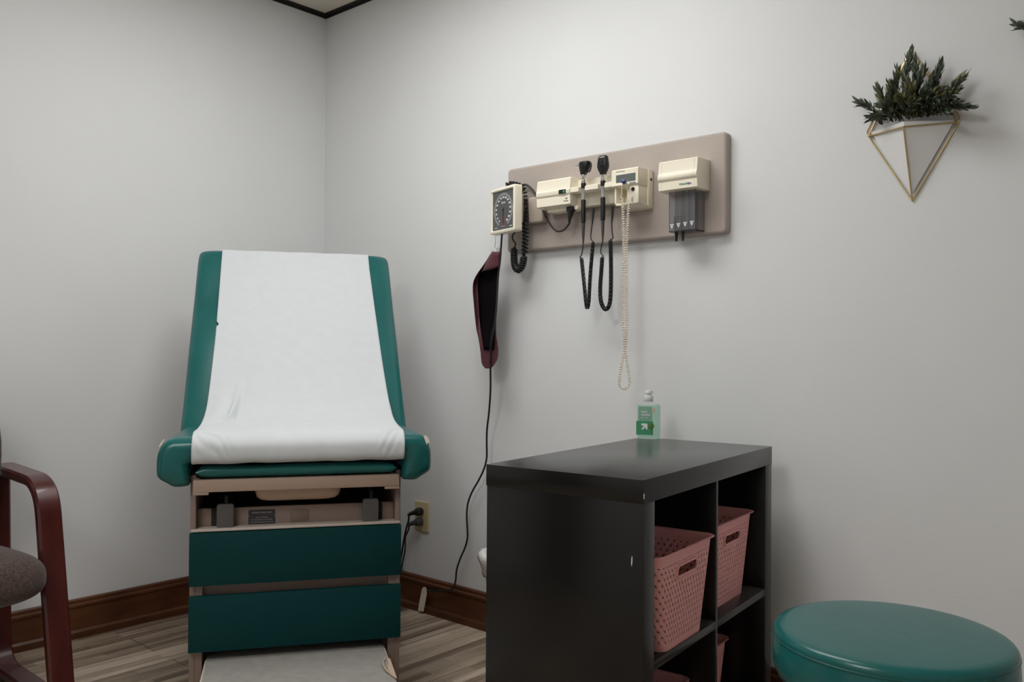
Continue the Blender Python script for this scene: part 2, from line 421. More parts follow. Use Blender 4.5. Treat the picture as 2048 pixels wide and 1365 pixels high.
b = NB(); box(b, .12, 1.04, ROOM_Y, ROOM_Y+.035, .005, 2.04, .003)  # unseen dark door, added to darken the reflection in the shelf's side
for z0, z1 in ((.25, .95), (1.10, 1.90)): box(b, .26, .90, ROOM_Y+.033, ROOM_Y+.045, z0, z1, .008)
d_ = struct('added_dark_door', b, 'darkwood')
b = NB()
for x0_, x1_, z0_, z1_ in ((.03, .12, 0, 2.13), (1.04, 1.13, 0, 2.13), (.12, 1.04, 2.045, 2.13)): box(b, x0_, x1_, ROOM_Y, ROOM_Y+.05, z0_, z1_, .004)
struct('frame', b, 'darkwood', d_)
b = NB(); tube(b, [(.96, ROOM_Y+.035, 1.0), (.96, ROOM_Y+.085, 1.0), (.85, ROOM_Y+.085, 1.0)], .009, 10); struct('handle', b, 'chrome', d_)

# ================================================================ EXAM TABLE
TO = (1.2612, -0.9949, 0.0); TA = 0.9833
tb = thing('exam_table', 'green vinyl exam table with raised backrest and two green drawers, in the corner', 'exam table', TO, TA)
# body shell
b = NB()
box(b, -.272, -.258, .045, 1.00, .0, .695, .002)
box(b, .258, .272, .045, 1.00, .0, .695, .002)
box(b, -.258, .258, .985, 1.00, .0, .695)
box(b, -.258, .258, .08, .985, .02, .035)
box(b, -.272, -.240, .047, .075, .0, .552, .002)       # front posts
box(b, .240, .272, .047, .075, .0, .552, .002)
box(b, -.258, .258, .10, .985, .66, .672)
obj('body', b, 'taupe', tb)
obj('recess_panel', box(NB(), -.257, .257, .078, .09, .545, .602, .002), 'taupe', tb)
b = NB(); box(b, -.2570, .2570, .35, .352, .04, .66); box(b, -.257, .257, .092, .35, .540, .545)
obj('cavity_shade', b, 'dark', tb)  # dark sheets stand in for the shade inside the open compartment
for x0, x1 in ((-.2225, -.2100), (.2156, .2256)): obj('slot', box(NB(), x0, x1, .0765, .079, .556, .602), 'dark', tb)  # dark plates painted as the shade within the openings
obj('sill', box(NB(), -.270, .270, .038, .080, .5485, .5555, .0015), 'trim', tb)
b = NB(); box(b, -.240, .240, .062, .070, .375, .420)
obj('cross_rail', b, 'taupe', tb)
for z0, z1 in ((.411, .5465), (.241, .384)):
    d = obj('drawer', box(NB(), -.2725, .2725, .028, .046, z0, z1, .0015), 'laminate', tb)
    d['label'] = 'flat dark green drawer front'
# leg extension rail + cushion
b = NB(); box(b, -.2635, .2640, .010, .030, .655, .687, .003); box(b, -.2635, -.225, .012, .030, .648, .656, .001); box(b, .225, .2640, .012, .030, .648, .656, .001)
box(b, -.2635, -.250, .03, .35, .655, .687); box(b, .250, .2640, .03, .35, .655, .687)
obj('extension_rail', b, 'taupe_rail', tb)
# leg cushion, softly irregular
b = NB(); rows = []
for i in range(41):
    x = -.258+.516*i/40; e = min(1, min(i, 40-i)/2.2); e = math.sqrt(1-(1-e)**2)
    ht = .0155*e + .002; wob = .0010*math.sin(i*.45)+.0012*math.sin(i*.27+1)
    ring = []
    for k in range(16):
        a = 2*PI*k/16; yy = .17 - .155*math.copysign(abs(math.cos(a))**.25, math.cos(a)); zz = .7045 + (ht+wob*(1 if math.sin(a) > 0 else 0))*math.copysign(abs(math.sin(a))**.6, math.sin(a))
        ring.append((x, yy, zz))
    rows.append(ring)
V, _ = grid(b, rows, closed=True); face(b, V[0][::-1]); face(b, V[-1])
bmesh.ops.recalc_face_normals(b, faces=b.faces[:])
obj('leg_cushion', b, 'vinyl', tb, smooth=60)
# utility pan
b = NB()
rows = []
for z, hx, hy in ((.655, .1135, .10), (.640, .1115, .098), (.628, .1075, .094), (.621, .0990, .086), (.618, .0880, .078)):
    rows.append([(x, y, z) for x, y in rrect(-hx, hx, .15-hy, .15+hy, .022)])
V, _ = grid(b, rows, closed=True); face(b, V[-1]); bmesh.ops.recalc_face_normals(b, faces=b.faces[:])
obj('utility_pan', b, 'pan', tb, smooth=60)
# stirrup pads with their rods
for xc in (-.185, .193):
    pd = obj('stirrup_pad', rslab(xc-.0225, xc+.0205, .553, .617, .007, .064, .050, .003), 'pad', tb)
    obj('rod', tube(NB(), [(xc+.001, .057, .61), (xc+.001, .060, .632), (xc+.004, .12, .640), (xc+.004, .3, .640)], .0055, 10), 'dark', pd)
# warning plates
b = NB(); prism(b, rrect(-.129, -.0605, .5785, .5940, .003), .0765, .0782, 'y'); prism(b, rrect(-.129, -.0605, .5555, .5775, .003), .0765, .0782, 'y')
lb = obj('warning_plate', b, 'ink_k', tb, smooth=0)
tt = text('STIRRUP POSITIONS', .0058, wallM((-.0945, .0764, .5863)))
for s_, z_ in (('FULL OUTWARD', .5735), ('LIFT UP AND PULL OUTWARD', .5675), ('TO DESIRED POSITION OR LOCK', .5610)): join(tt, text(s_, .0040, wallM((-.0945, .0764, z_))))
obj('lettering', tt, 'ink_grey', lb, smooth=0)
b = NB(); prism(b, rrect(-.0215, .027, .5595, .5915, .005), .0762, .0785, 'y', .0008)
obj('knockout_plate', b, 'taupe_dk', tb)
# foot step
st = obj('foot_step', box(NB(), -.2335, .2335, -.40, .60, .175, .2125, .004), 'trim', tb)
b = NB(); box(b, -.228, .228, -.39, .58, .2125, .2165, .0015)
sm = obj('step_mat', b, 'mat_grey', st)
b = NB()   # frayed peeling edge
pk = [(.224, -.065), (.2255, -.090), (.221, -.115), (.2205, -.150), (.227, -.178), (.234, -.205), (.234, -.06)]
prism(b, pk, .2160, .2180, 'z'); tube(b, catmull([(.221, -.062, .219), (.2115, -.10, .221), (.212, -.145, .222), (.222, -.18, .220), (.233, -.205, .219)]), .0022, 6)
obj('frayed_edge', b, 'tan', st)
# seat cushion
def bank(outline, y0, y1, ny, edge, shrink):
    """closed outline (x,z) lofted in y with rounded front and back"""
    cx = sum(p[0] for p in outline)/len(outline); cz = sum(p[1] for p in outline)/len(outline); rows = []
    ys = []
    for i in range(6): a = PI/2*i/5; ys.append((y0+edge*(1-math.sin(a)), 1-shrink*(1-math.cos(PI/2-a))*1.0))
    for i in range(1, ny): ys.append((y0+edge+(y1-y0-2*edge)*i/ny, 1))
    for i in range(6): a = PI/2*i/5; ys.append((y1-edge*(1-math.cos(a)), 1-shrink*(1-math.cos(a))))
    for y, s in ys: rows.append((y, s))
    return rows, cx, cz
b = NB()
HW0, HW1, ZS = .3535, .337, .797
def seat_out(y):
    """cross-section outline of the seat at y: deep bolsters left and right, shallow middle"""
    t_ = max(0, min(1, y/.39)); hw = HW0+(HW1-HW0)*t_
    zb = .672 + .02*t_
    L = [(-hw+.026, ZS-.006), (-hw+.013, ZS-.018), (-hw+.003, ZS-.040), (-hw, ZS-.065), (-hw+.001, ZS-.093), (-hw+.007, zb+.018), (-hw+.026, zb+.006), (-hw+.046, zb-.004), (-.276, zb-.002), (-.2725, zb+.006), (-.2725, .728), (-.262, .736)]
    top = [(-hw+.045, ZS-.001)]
    Rr = [(-x, z) for x, z in L][::-1]
    def smooth_(Q): return [(p.x, p.z) for p in catmull([Vector((a_, 0, b_)) for a_, b_ in Q], 4)]
    L = smooth_(L[:10])+L[10:]; Rr = [(-x, z) for x, z in L][::-1]
    return L + [(-.13, .733), (0, .732), (.13, .733)] + Rr + [(hw-.045, ZS-.001), (.2, ZS+.002), (0, ZS+.003), (-.2, ZS+.002), (-hw+.045, ZS-.001)]
rows = []
E = .030
prof_y = [(E*(1-math.sin(PI/2*i/6)), E*(1-math.cos(PI/2*i/6))) for i in range(7)][::-1]  # (y, inset)
ysq = [(0.0, E*.9), (.0025, E*.58), (.0065, E*.36), (.0125, E*.17), (.020, E*.06), (.030, 0)] + [(.06+.05*i, 0) for i in range(8)]
for y, ins in ysq:
    ring = seat_out(y); out = []
    for x, z in ring:
        zc = .735 + .0*z; hwc = .3535
        # inset towards the middle of the local thickness
        if abs(x) > .268: cx_ = math.copysign(.312, x); cz_ = .735
        else: cx_ = x; cz_ = .766
        dx, dz = cx_-x, cz_-z; l = math.hypot(dx, dz) or 1
        k = min(ins, l*.85); out.append((x+dx/l*k, y, z+dz/l*k))
    rows.append(out)
V, _ = grid(b, rows, closed=True); face(b, V[0]); face(b, V[-1][::-1])
bmesh.ops.recalc_face_normals(b, faces=b.faces[:])
seat = obj('seat_cushion', b, 'vinyl', tb, smooth=50)
for s in (-1, 1):
    b = NB(); tube(b, catmull([(s*.275, .0020, .742), (s*.30, .0005, .7425), (s*.325, .0030, .745)], 6), .0012, 6)
    obj('seam', b, 'vinyl', seat)
b = NB()  # torn vinyl showing pale backing
def patch(bm, pts, off):
    vs = [bm.verts.new(p) for p in pts]; face(bm, vs)
t = NB(); patch(t, [(.329, .0060, .790), (.334, .011, .7915), (.343, .024, .784), (.3455, .018, .777), (.3455, .010, .770), (.341, .006, .772), (.337, .0055, .767), (.335, .0050, .774)], 0); solid(t, .0022); join(b, t)
obj('torn_patch', b, 'foam', seat); b = NB()
t = NB(); patch(t, [(-.330, .0065, .7935), (-.332, .010, .7935), (-.340, .010, .783), (-.3435, .010, .774), (-.342, .0080, .773), (-.336, .0065, .783)], 0); solid(t, .0016); join(b, t)
obj('torn_patch', b, 'foam', seat)
# backrest
BL = 0.842; P0 = Vector((0, .3717, .7679)); P1 = Vector((0, .925, 1.372)); DR = (P1-P0).normalized(); NR = Vector((0, -DR.z, DR.y))  # NR: outward (front/up) normal
b = NB(); rows = []; nL = 44
def back_ring(s):
    e = .035; k0 = min(1, s/.012); k1 = min(1, (BL-s)/e)
    q = math.sqrt(max(0, 1-(1-k0)**2))*math.sqrt(max(0, 1-(1-k1)**2)); q = max(q, .12)
    hw = .337 - .0*(s) - .014*(1-math.sqrt(max(0, 1-(1-min(1, (BL-s)/.06))**2)))
    th = .078; ring = []
    for k in range(44):
        a = 2*PI*k/44; ca, sa = math.cos(a), math.sin(a)
        x = hw*math.copysign(abs(ca)**.22, ca)*(1-.02*(1-q)); n_ = (th/2)*math.copysign(abs(sa)**.42, sa)*q
        # soft hollows / lumps in the padding
        if sa > 0: n_ -= .0035*math.exp(-((s-.30)/.16)**2)*abs(x/.33)**1.5 ; n_ += .002*math.sin(s*14+abs(x)*9)*(1 if abs(x) > .2 else .3)
        if sa > 0: n_ -= .008*math.exp(-(((s-.60)/.09)**2))*math.exp(-((abs(x)-.27)/.06)**2); n_ += .004*math.exp(-((s-.075)/.018)**2)*min(1, abs(x)/.25)
        c_ = P0 + DR*s + NR*(n_ - th/2 + .0)
        ring.append((x, c_.y, c_.z))
    return ring
ss = [0, .004, .010, .018, .028, .04] + [.04+(BL-.08)*i/26 for i in range(1, 26)] + [BL-.04, BL-.028, BL-.018, BL-.010, BL-.004, BL]
for s in ss: rows.append(back_ring(s))
V, _ = grid(b, rows, closed=True); face(b, V[0]); face(b, V[-1][::-1])
bmesh.ops.recalc_face_normals(b, faces=b.faces[:])
obj('backrest', b, 'vinyl', tb, smooth=60)
b = NB()
bc = P0 + DR*.40 - NR*.082
for s in (-.22, .22): tube(b, [(s, .55, .69), (s, (P0+DR*.5).y+.07, (P0+DR*.5).z-.06)], .012, 10)
Mb = Matrix.Translation(P0 - NR*.084) @ Matrix(((1, 0, 0), (0, DR.y, NR.y), (0, DR.z, NR.z))).to_4x4()
box(b, -.31, .31, .03, BL-.03, -.004, .004, M=Mb)
obj('back_support', b, 'taupe', tb)
# paper: sheet over the back, bridging the crease, over the seat and down its front
b = NB()
front = [(-.2, .93), ]
path = []
off = .0035
def bp_(s, extra=0): q = P0 + DR*s + NR*(off+extra); return (q.y, q.z)
path += [((P1+DR*.012-NR*.050).y, (P1+DR*.012-NR*.050).z), ((P1+DR*.010-NR*.02).y, (P1+DR*.010-NR*.02).z)]
ctrl = path + [bp_(BL-.020, -.0035), bp_(.72), bp_(.62), bp_(.52), bp_(.43, .001), bp_(.34, .003), bp_(.25, .007), bp_(.165, .015), bp_(.09, .030), (.345, .830), (.27, .814), (.18, .8075), (.09, .8065), (.035, .8045), (.008, .793), (-.007, .777), (-.0105, .757), (-.0095, .742), (-.004, .734), (.01, .7285), (.04, .7265), (.08, .7265)]
cv = resample(catmull([Vector((0, y, z)) for y, z in ctrl], 8), 190)
NP = len(cv); NX = 130; rows = []
rnd = random.Random(3)
front_i = next(i for i in range(NP) if cv[i].y < .0)
for i, p in enumerate(cv):
    f = i/(NP-1)
    i_s = f*119
    tt_ = (cv[min(NP-1, i+1)]-cv[max(0, i-1)]).normalized(); nn = Vector((0, tt_.z, -tt_.y))
    if nn.y > 0 and f < .3 or (nn.z < -0.2 and f < .75): nn = -nn
    xl = -.256 - .010*min(1, max(0, (f-.35)/.4)); xr = .2605 + .023*min(1, max(0, (f-.10)/.5)) - .011*max(0, (f-.62)/.38)
    ed = 0
    row = []
    for k in range(NX+1):
        u = k/NX; x = xl+(xr-xl)*u
        d = .0006*math.sin(u*23+f*31)
        # crease at lower left, running down to the fold of the seat and turning outwards
        if .44 < f < .78:
            uc = .165-.20*(f-.50) if f < .655 else .134-2.0*(f-.655)
            a_ = math.exp(-((f-.645)/.085)**2) if f < .645 else math.exp(-((f-.645)/.03)**2)
            q_ = (u-uc)/.017
            d += a_*(.0165*math.exp(-q_*q_) - .0060*math.exp(-((q_-1.9)/1.1)**2) + .003*math.exp(-((u-uc*.45)/.03)**2))
            d += .0035*math.exp(-((f-.60)/.09)**2)*math.exp(-((u-.06)/.045)**2)
        if f > .80:   # crumpling at the front roll, both lower corners
            a_ = math.exp(-((f-.88)/.05)**2)
            d += .0042*a_*(math.exp(-((u-.92)/.06)**2)*abs(math.sin(u*75+f*95))+math.exp(-((u-.09)/.08)**2)*abs(math.sin(u*55-f*105+math.sin(u*40))))
            d += .0005*a_*(1+math.sin(u*60+f*40))
        if f > .93: d += .002*math.sin(u*34+2)*((f-.93)/.07)
        q = p + nn*d
        row.append((x, q.y, q.z))
    # small tear in the left edge
    if abs(f-.315) < .008:
        k_ = 1-abs(f-.315)/.008
        for j in range(4): row[j] = (max(row[j][0], xl+.010*k_+.0004*j), row[j][1], row[j][2])
    rows.append(row)
V, _ = grid(b, rows)
bmesh.ops.recalc_face_normals(b, faces=b.faces[:])
pp = obj('paper_sheet', b, 'paper', None, smooth=80)
pp.location = TO; pp.rotation_euler = (0, 0, TA)
md = pp.modifiers.new('thickness', 'SOLIDIFY'); md.thickness = .0006; md.offset = 0
pp['label'] = 'white exam paper sheet pulled down over the green backrest and seat'; pp['category'] = 'paper sheet'

# ================================================================ ARMCHAIR (left edge)
ch = thing('armchair', 'cherry wood armchair with brown tweed seat beside the left wall', 'armchair', (0.33, -1.64, 0), 0)
def ribbon(loop, yc, w_, th):
    """closed side loop swept as a flat bent-wood band; loop = list of (x,z)"""
    P = [Vector((x, 0, z)) for x, z in loop]; n = len(P); bm = NB(); rings = []
    for i in range(n):
        tg = (P[(i+1) % n]-P[i-1]).normalized(); nr = Vector((tg.z, 0, -tg.x)); r_ = []
        c = .006; h = th/2; ww = w_/2
        for a_, b_ in ((-ww+c, h), (ww-c, h), (ww, h-c), (ww, -h+c), (ww-c, -h), (-ww+c, -h), (-ww, -h+c), (-ww, h-c)):
            r_.append(bm.verts.new(P[i]+nr*b_+Vector((0, yc+a_, 0))))
        rings.append(r_)
    for i in range(n):
        A, B = rings[i], rings[(i+1) % n]
        for k in range(8): face(bm, (A[k], A[(k+1) % 8], B[(k+1) % 8], B[k]))
    bmesh.ops.recalc_face_normals(bm, faces=bm.faces[:]); return bm
def rounded(poly, rad, k=8):
    out = []; n = len(poly)
    for i in range(n):
        a, b_, c = Vector(poly[i-1]), Vector(poly[i]), Vector(poly[(i+1) % n]); r_ = rad[i]
        d1 = (a-b_).normalized(); d2 = (c-b_).normalized(); ang = d1.angle(d2); L = min(r_/math.tan(ang/2), .49*(a-b_).length, .49*(c-b_).length)
        p, q = b_+d1*L, b_+d2*L
        for j in range(k+1):
            t_ = j/k; out.append(tuple((p*(1-t_)**2 + b_*2*t_*(1-t_) + q*t_*t_)))
    return out
loop = rounded([(.108, .643), (.500, .630), (.636, .018), (.140, .018)], [.05, .120, .05, .095])
for yy, nm in ((-1.335, 0), (-1.957, 1)):
    obj('side_frame', ribbon([(x-.33, z) for x, z in loop], yy+1.64, .066, .030), 'cherry', ch, smooth=30)
# seat: soft box
def soft(hx, hy, hz, n=28, e1=.3, e2=.35, dome=0.0):
    bm = NB(); rows = []
    for i in range(n+1):
        ph = -PI/2+PI*i/n; cz, sz = math.cos(ph), math.sin(ph); ring = []
        for k in range(2*n):
            a = 2*PI*k/(2*n); ca, sa = math.cos(a), math.sin(a)
            cc = abs(cz)**e1
            x = hx*cc*math.copysign(abs(ca)**e2, ca); y = hy*cc*math.copysign(abs(sa)**e2, sa); z = hz*math.copysign(abs(sz)**.75, sz)
            z += dome*max(0, sz)*(1-(x/hx)**2)*(1-(y/hy)**2)
            ring.append((x, y, z))
        rows.append(ring)
    V, _ = grid(bm, rows, closed=True); bmesh.ops.remove_doubles(bm, verts=bm.verts[:], dist=1e-5)
    bmesh.ops.recalc_face_normals(bm, faces=bm.faces[:]); return bm
s_ = soft(.265, .277, .076, e1=.45, e2=.3, dome=.015)
bmesh.ops.transform(s_, matrix=Matrix.Translation((.405-.33, -.001, .378)) @ Matrix.Rotation(R(-3), 4, 'Y'), verts=s_.verts)
obj('seat', s_, 'tweed', ch, smooth=70)
s_ = soft(.035, .284, .235, e1=.4, e2=.35)
for v in s_.verts:
    if v.co.z > .0: v.co.y *= 1-.25*(v.co.z/.235)**2
bmesh.ops.transform(s_, matrix=Matrix.Translation((.222-.33, -.012, .735)) @ Matrix.Rotation(R(-7), 4, 'Y'), verts=s_.verts)
obj('backrest', s_, 'tweed', ch, smooth=70)
b = NB(); box(b, .10-.33, .13-.33, -.29, .29, .33, .37, .004); box(b, .44-.33, .47-.33, -.29, .29, .30, .34, .004); box(b, .135-.33, .155-.33, -.20, .20, .36, .7, .003)
obj('seat_rail', b, 'cherry', ch)

# ================================================================ CUBE SHELF
SH = thing('cube_shelf', 'black-brown four-cube shelf unit standing open side to the right by the wall', 'shelf unit', (2.2413, -.8673, 0), 0.11463)
H = .770; D = .390
obj('top_panel', box(NB(), -D, 0, 0, .770, .722, H, .0012), 'espresso', SH)
obj('bottom_panel', box(NB(), -D, 0, 0, .770, 0, .050, .0012), 'espresso', SH)
for y0, y1 in ((.0015, .050), (.7195, .7685)): obj('side_panel', box(NB(), -D+.0015, -.0005, y0, y1, .050, .722, .0008), 'espresso', SH)
obj('divider', box(NB(), -D+.002, -.001, .3775, .3895, .050, .722, .0006), 'espresso', SH)
obj('shelf', box(NB(), -D+.002, -.001, .050, .3775, .378, .3965, .0006), 'espresso', SH)
obj('shelf', box(NB(), -D+.002, -.001, .3895, .7195, .378, .3965, .0006), 'espresso', SH)
b = NB(); prism(b, [(-.0275, .6120), (-.0262, .6165), (-.0250, .6130), (-.0252, .6030), (-.0268, .5950), (-.0282, .6000)], .0005, .0013, 'y')
obj('chipped_spot', b, 'chip', SH); b = NB(); prism(b, [(-.001, .741), (.0008, .744), (.0006, .732), (-.001, .735)], -.0004, .001, 'y')
obj('chipped_spot', b, 'chip', SH)

# baskets
def basket(name, label, X, Yc, z, group, cat='basket'):
    q = thing(name, label, cat, (0, 0, 0), 0, group)
    loc = MAT[SH] @ Vector((X, Yc, z)); q.location = loc; q.rotation_euler = (0, 0, .11463)
    MAT[q] = Matrix.Translation(loc) @ Matrix.Rotation(.11463, 4, 'Z')
    return q
BH = .205
def basket_mesh():
    """front faces +x; body tapers from the rim to the foot; handle openings front and back are really cut"""
    bm = NB(); uvl = bm.loops.layers.uv.new('UVMap')
    def hx(z): return .1300+.0080*z/BH
    def hy(z): return .102+.0435*z/BH
    def xc(z): return -.138
    NZ = 66; per = []
    def ring(z):
        a, c_ = hx(z), hy(z); pts = rrect(xc(z)-a, xc(z)+a, -c_, c_, .022, 6)
        # insert subdivisions on straight edges
        out = []
        n = len(pts)
        for i in range(n):
            p, q_ = Vector(pts[i]), Vector(pts[(i+1) % n]); L = (q_-p).length
            k = 48 if L > .05 else 1
            for j in range(k): out.append(p.lerp(q_, j/k))
        return out
    R0_ = ring(BH); L = [0]
    for i in range(len(R0_)): L.append(L[-1]+(R0_[(i+1) % len(R0_)]-R0_[i]).length)
    rings = []
    for i in range(NZ+1):
        z = BH*i/NZ; rings.append([bm.verts.new((p.x, p.y, z)) for p in ring(z)])
    n = len(R0_)
    for i in range(NZ):
        for k in range(n):
            A = rings[i]; B = rings[i+1]; vs = (A[k], A[(k+1) % n], B[(k+1) % n], B[k])
            cz = BH*(i+.5)/NZ; cy_ = sum(v.co.y for v in vs)/4; cx_ = sum(v.co.x for v in vs)/4
            # handle: stadium cut
            front_ = abs(cx_-(xc(0)+hx(cz))) < .006 or abs(cx_-(xc(0)-hx(cz))) < .006
            dz = cz-.160; dy = max(0, abs(cy_)-.041)
            if front_ and math.hypot(dy, dz) < .0125: continue
            f = bm.faces.new(vs)
            frame_ = front_ and math.hypot(max(0, abs(cy_)-.041), dz) < .021
            for lp, (kk, ii) in zip(f.loops, ((k, i), (k+1, i), (k+1, i+1), (k, i+1))):
                lp[uvl].uv = ((-1 if frame_ else 1)*(L[kk]+.001), BH*ii/NZ)
    # bottom
    f = bm.faces.new(rings[0][::-1])
    for lp in f.loops: lp[uvl].uv = (-1, 0)
    geom = bm.faces[:]
    bmesh.ops.recalc_face_normals(bm, faces=geom)
    # rim: rolled lip as swept tube
    t = NB(); tl = t.loops.layers.uv.new('UVMap')
    def rimring(z, o):
        a, c_ = hx(BH)+o, hy(BH)+o; return [(x, y, z) for x, y in rrect(xc(0)-a, xc(0)+a, -c_, c_, .022+o, 8)]
    prof_ = [(BH-.002, -.0005), (BH+.001, .0), (BH+.0022, .002), (BH+.0025, .0075), (BH+.0018, .0090), (BH+.0006, .0090), (BH+.0003, .0075), (BH-.001, .0025)]
    rr = [[t.verts.new(p) for p in rimring(z, o)] for z, o in prof_]
    for i in range(len(rr)):
        A, B = rr[i], rr[(i+1) % len(rr)]
        for k in range(len(A)):
            f = t.faces.new((A[k], A[(k+1) % len(A)], B[(k+1) % len(A)], B[k]))
    bmesh.ops.recalc_face_normals(t, faces=t.faces[:])
    return bm, t
B1 = basket('storage_basket', 'pink plastic basket in the upper cube nearest the camera', .003, .2075, .3965, 'pink baskets in the cube shelf')
bm_, rim_ = basket_mesh()
bo = obj('basket_wall', bm_, 'pink', B1, smooth=60)
md = bo.modifiers.new('wall', 'SOLIDIFY'); md.thickness = .0022; md.offset = -1
hb_ = NB()
hz = .160; hxf = -.138+.1300+.0080*hz/BH
st_ = [(.041+.0125*math.cos(R(a)), .0125*math.sin(R(a))) for a in range(-90, 91, 15)]+[(-.041-.0125*math.cos(R(a)), -.0125*math.sin(R(a))) for a in range(-90, 91, 15)]
tube(hb_, [(hxf+.0005+.039*z_, y_, hz+z_) for y_, z_ in st_], .0032, 8, closed=True)
hgo = obj('handle_edge', hb_, 'pink', B1, smooth=60)
for l_ in hgo.data.uv_layers.new(name='UVMap').data: l_.uv = (-1, .1)
ro = obj('rim', rim_, 'pink', B1, smooth=60)
uvx = ro.data.uv_layers.new(name='UVMap')
for l_ in uvx.data: l_.uv = (-1, .1)
for X, Yc, z, lab in ((-.030, .560, .3965, 'pink plastic basket in the upper cube next to the grey wall'),
                      (-.095, .555, .050, 'pink plastic basket set back in the lower cube next to the wall'),
                      (-.060, .215, .050, 'pink plastic basket in the lower cube nearest the camera, only its rim in view')):
    l3 = MAT[SH] @ Vector((X, Yc, z)); dup(B1, l3, .11463, lab, 'pink baskets in the cube shelf')

# ================================================================ SANITIZER BOTTLE
bl = Vector((1.802, -.166, .770))
BT = thing('sanitizer_bottle', 'clear pump bottle of green hand sanitizer on the black shelf unit', 'bottle', bl, R(22))
def ell(hx, hy, z, n=28, e=.55): return [(hx*math.copysign(abs(math.cos(2*PI*k/n))**e, math.cos(2*PI*k/n)), hy*math.copysign(abs(math.sin(2*PI*k/n))**e, math.sin(2*PI*k/n)), z) for k in range(n)]
def loft(rows, cap=True):
    bm = NB(); V, _ = grid(bm, rows, closed=True)
    if cap: face(bm, V[0][::-1]); face(bm, V[-1])
    bmesh.ops.recalc_face_normals(bm, faces=bm.faces[:]); return bm
obj('bottle_body', loft([ell(.028, .014, .0), ell(.0325, .0180, .003), ell(.0335, .0190, .010), ell(.0335, .0190, .088), ell(.0328, .0182, .096), ell(.027, .0155, .103), ell(.015, .0125, .108, e=.8), ell(.0115, .0115, .111, e=1)]), 'clear', BT, smooth=60)
obj('gel', loft([ell(.027, .0125, .003), ell(.0300, .0160, .006), ell(.0308, .0166, .012), ell(.0308, .0166, .094), ell(.030, .016, .0955)]), 'gel', BT, smooth=60)
b = NB(); lathe(b, [(.0125, .108), (.0132, .109), (.0132, .124), (.0125, .1255), (.0085, .126), (.008, .131), (.0115, .1315), (.0118, .139), (.0105, .141), (0, .1415)], 24)
obj('cap', b, 'cap', BT)
b = NB(); prism(b, rrect(-.026, .014, .050, .094, .002), -.0197, -.0192, 'y')
lp = obj('upper_label', b, 'label_lt', BT, smooth=0)
b = NB(); prism(b, rrect(-.0325, .0165, .012, .052, .002), -.0199, -.0192, 'y')
lq = obj('lower_label', b, 'label_dk', BT, smooth=0)
tt = text('hand', .0085, wallM((-.0175, -.0200, .079)), 'LEFT', bold=.0002); join(tt, text('sanitizer', .0078, wallM((-.0175, -.0200, .0705)), 'LEFT', bold=.0002)); join(tt, text('with aloe', .0055, wallM((-.0175, -.0200, .0625)), 'LEFT'))
obj('lettering', tt, 'ink_w', lp, smooth=0)
b = NB()  # arrow pointing to the upper right
ar = [(-.0165, .045), (-.001, .045), (.0005, .0435), (.0005, .030), (-.0015, .0275), (-.005, .0295), (-.0055, .035), (-.0135, .0265), (-.0170, .0295), (-.0095, .0385), (-.0160, .0390), (-.0180, .042)]
prism(b, ar, -.0203, -.0198, 'y'); obj('arrow_logo', b, 'ink_w', lq, smooth=0)
for kk, (mt_, sd) in enumerate((('aloe', 1), ('aloe_dk', 2))):
    b = NB(); rnd = random.Random(sd)
    for i in range(13):
        a = rnd.uniform(-.6, 3.4) if kk == 0 else rnd.uniform(-1.2, 1.2); L_ = rnd.uniform(.007, .0125); c0 = Vector((.011, .037)); d_ = Vector((math.cos(a), math.sin(a))); n2 = Vector((-d_.y, d_.x))*.0016
        pts = [c0+n2, c0+d_*L_*.5+n2*1.3, c0+d_*L_, c0+d_*L_*.5-n2*1.3, c0-n2]
        if kk == 0 or i < 6: prism(b, [tuple(p) for p in pts], -.0206-.0001*i, -.0204-.0001*i+.0001*kk, 'y')
    if kk == 0: prism(b, [(.008, .030), (.013, .018), (.016, .019), (.014, .031)], -.0212, -.0206, 'y')
    obj('aloe_picture', b, mt_, lq, smooth=0)
b = NB(); prism(b, [(.0195+.004*math.cos(2*PI*k/14), .0845+.0055*math.sin(2*PI*k/14)) for k in range(14)], -.0199, -.0193, 'y'); obj('round_sticker', b, 'orange', BT, smooth=0)

# ================================================================ STOOL
SX, SY, SZ, SR = 2.688, -.790, .553, .193
ST = thing('rolling_stool', 'round teal vinyl stool in the lower right foreground', 'stool', (SX, SY, 0))
b = NB()
lathe(b, [(0, SZ+.004), (.06, SZ+.0035), (.12, SZ+.002), (SR-.022, SZ), (SR-.012, SZ-.0012), (SR-.006, SZ-.004), (SR-.002, SZ-.009), (SR-.0006, SZ-.015), (SR-.0025, SZ-.0185), (SR-.0006, SZ-.023), (SR+.001, SZ-.050), (SR-.001, SZ-.070), (SR-.008, SZ-.086), (SR-.02, SZ-.094), (0, SZ-.095)], 72)
obj('seat_cushion', b, 'vinyl', ST, smooth=60)
b = NB(); tube(b, [(SR*math.cos(a)*.9925, SR*math.sin(a)*.9925, SZ-.0175) for a in [2*PI*k/72 for k in range(72)]], .0019, 6, closed=True)
obj('piping', b, 'vinyl', ST)
b = NB(); lathe(b, [(.09, SZ-.095), (.09, SZ-.103), (.02, SZ-.108), (.02, .16), (.03, .155), (.03, .11), (0, .11)], 24); obj('column', b, 'chrome', ST)
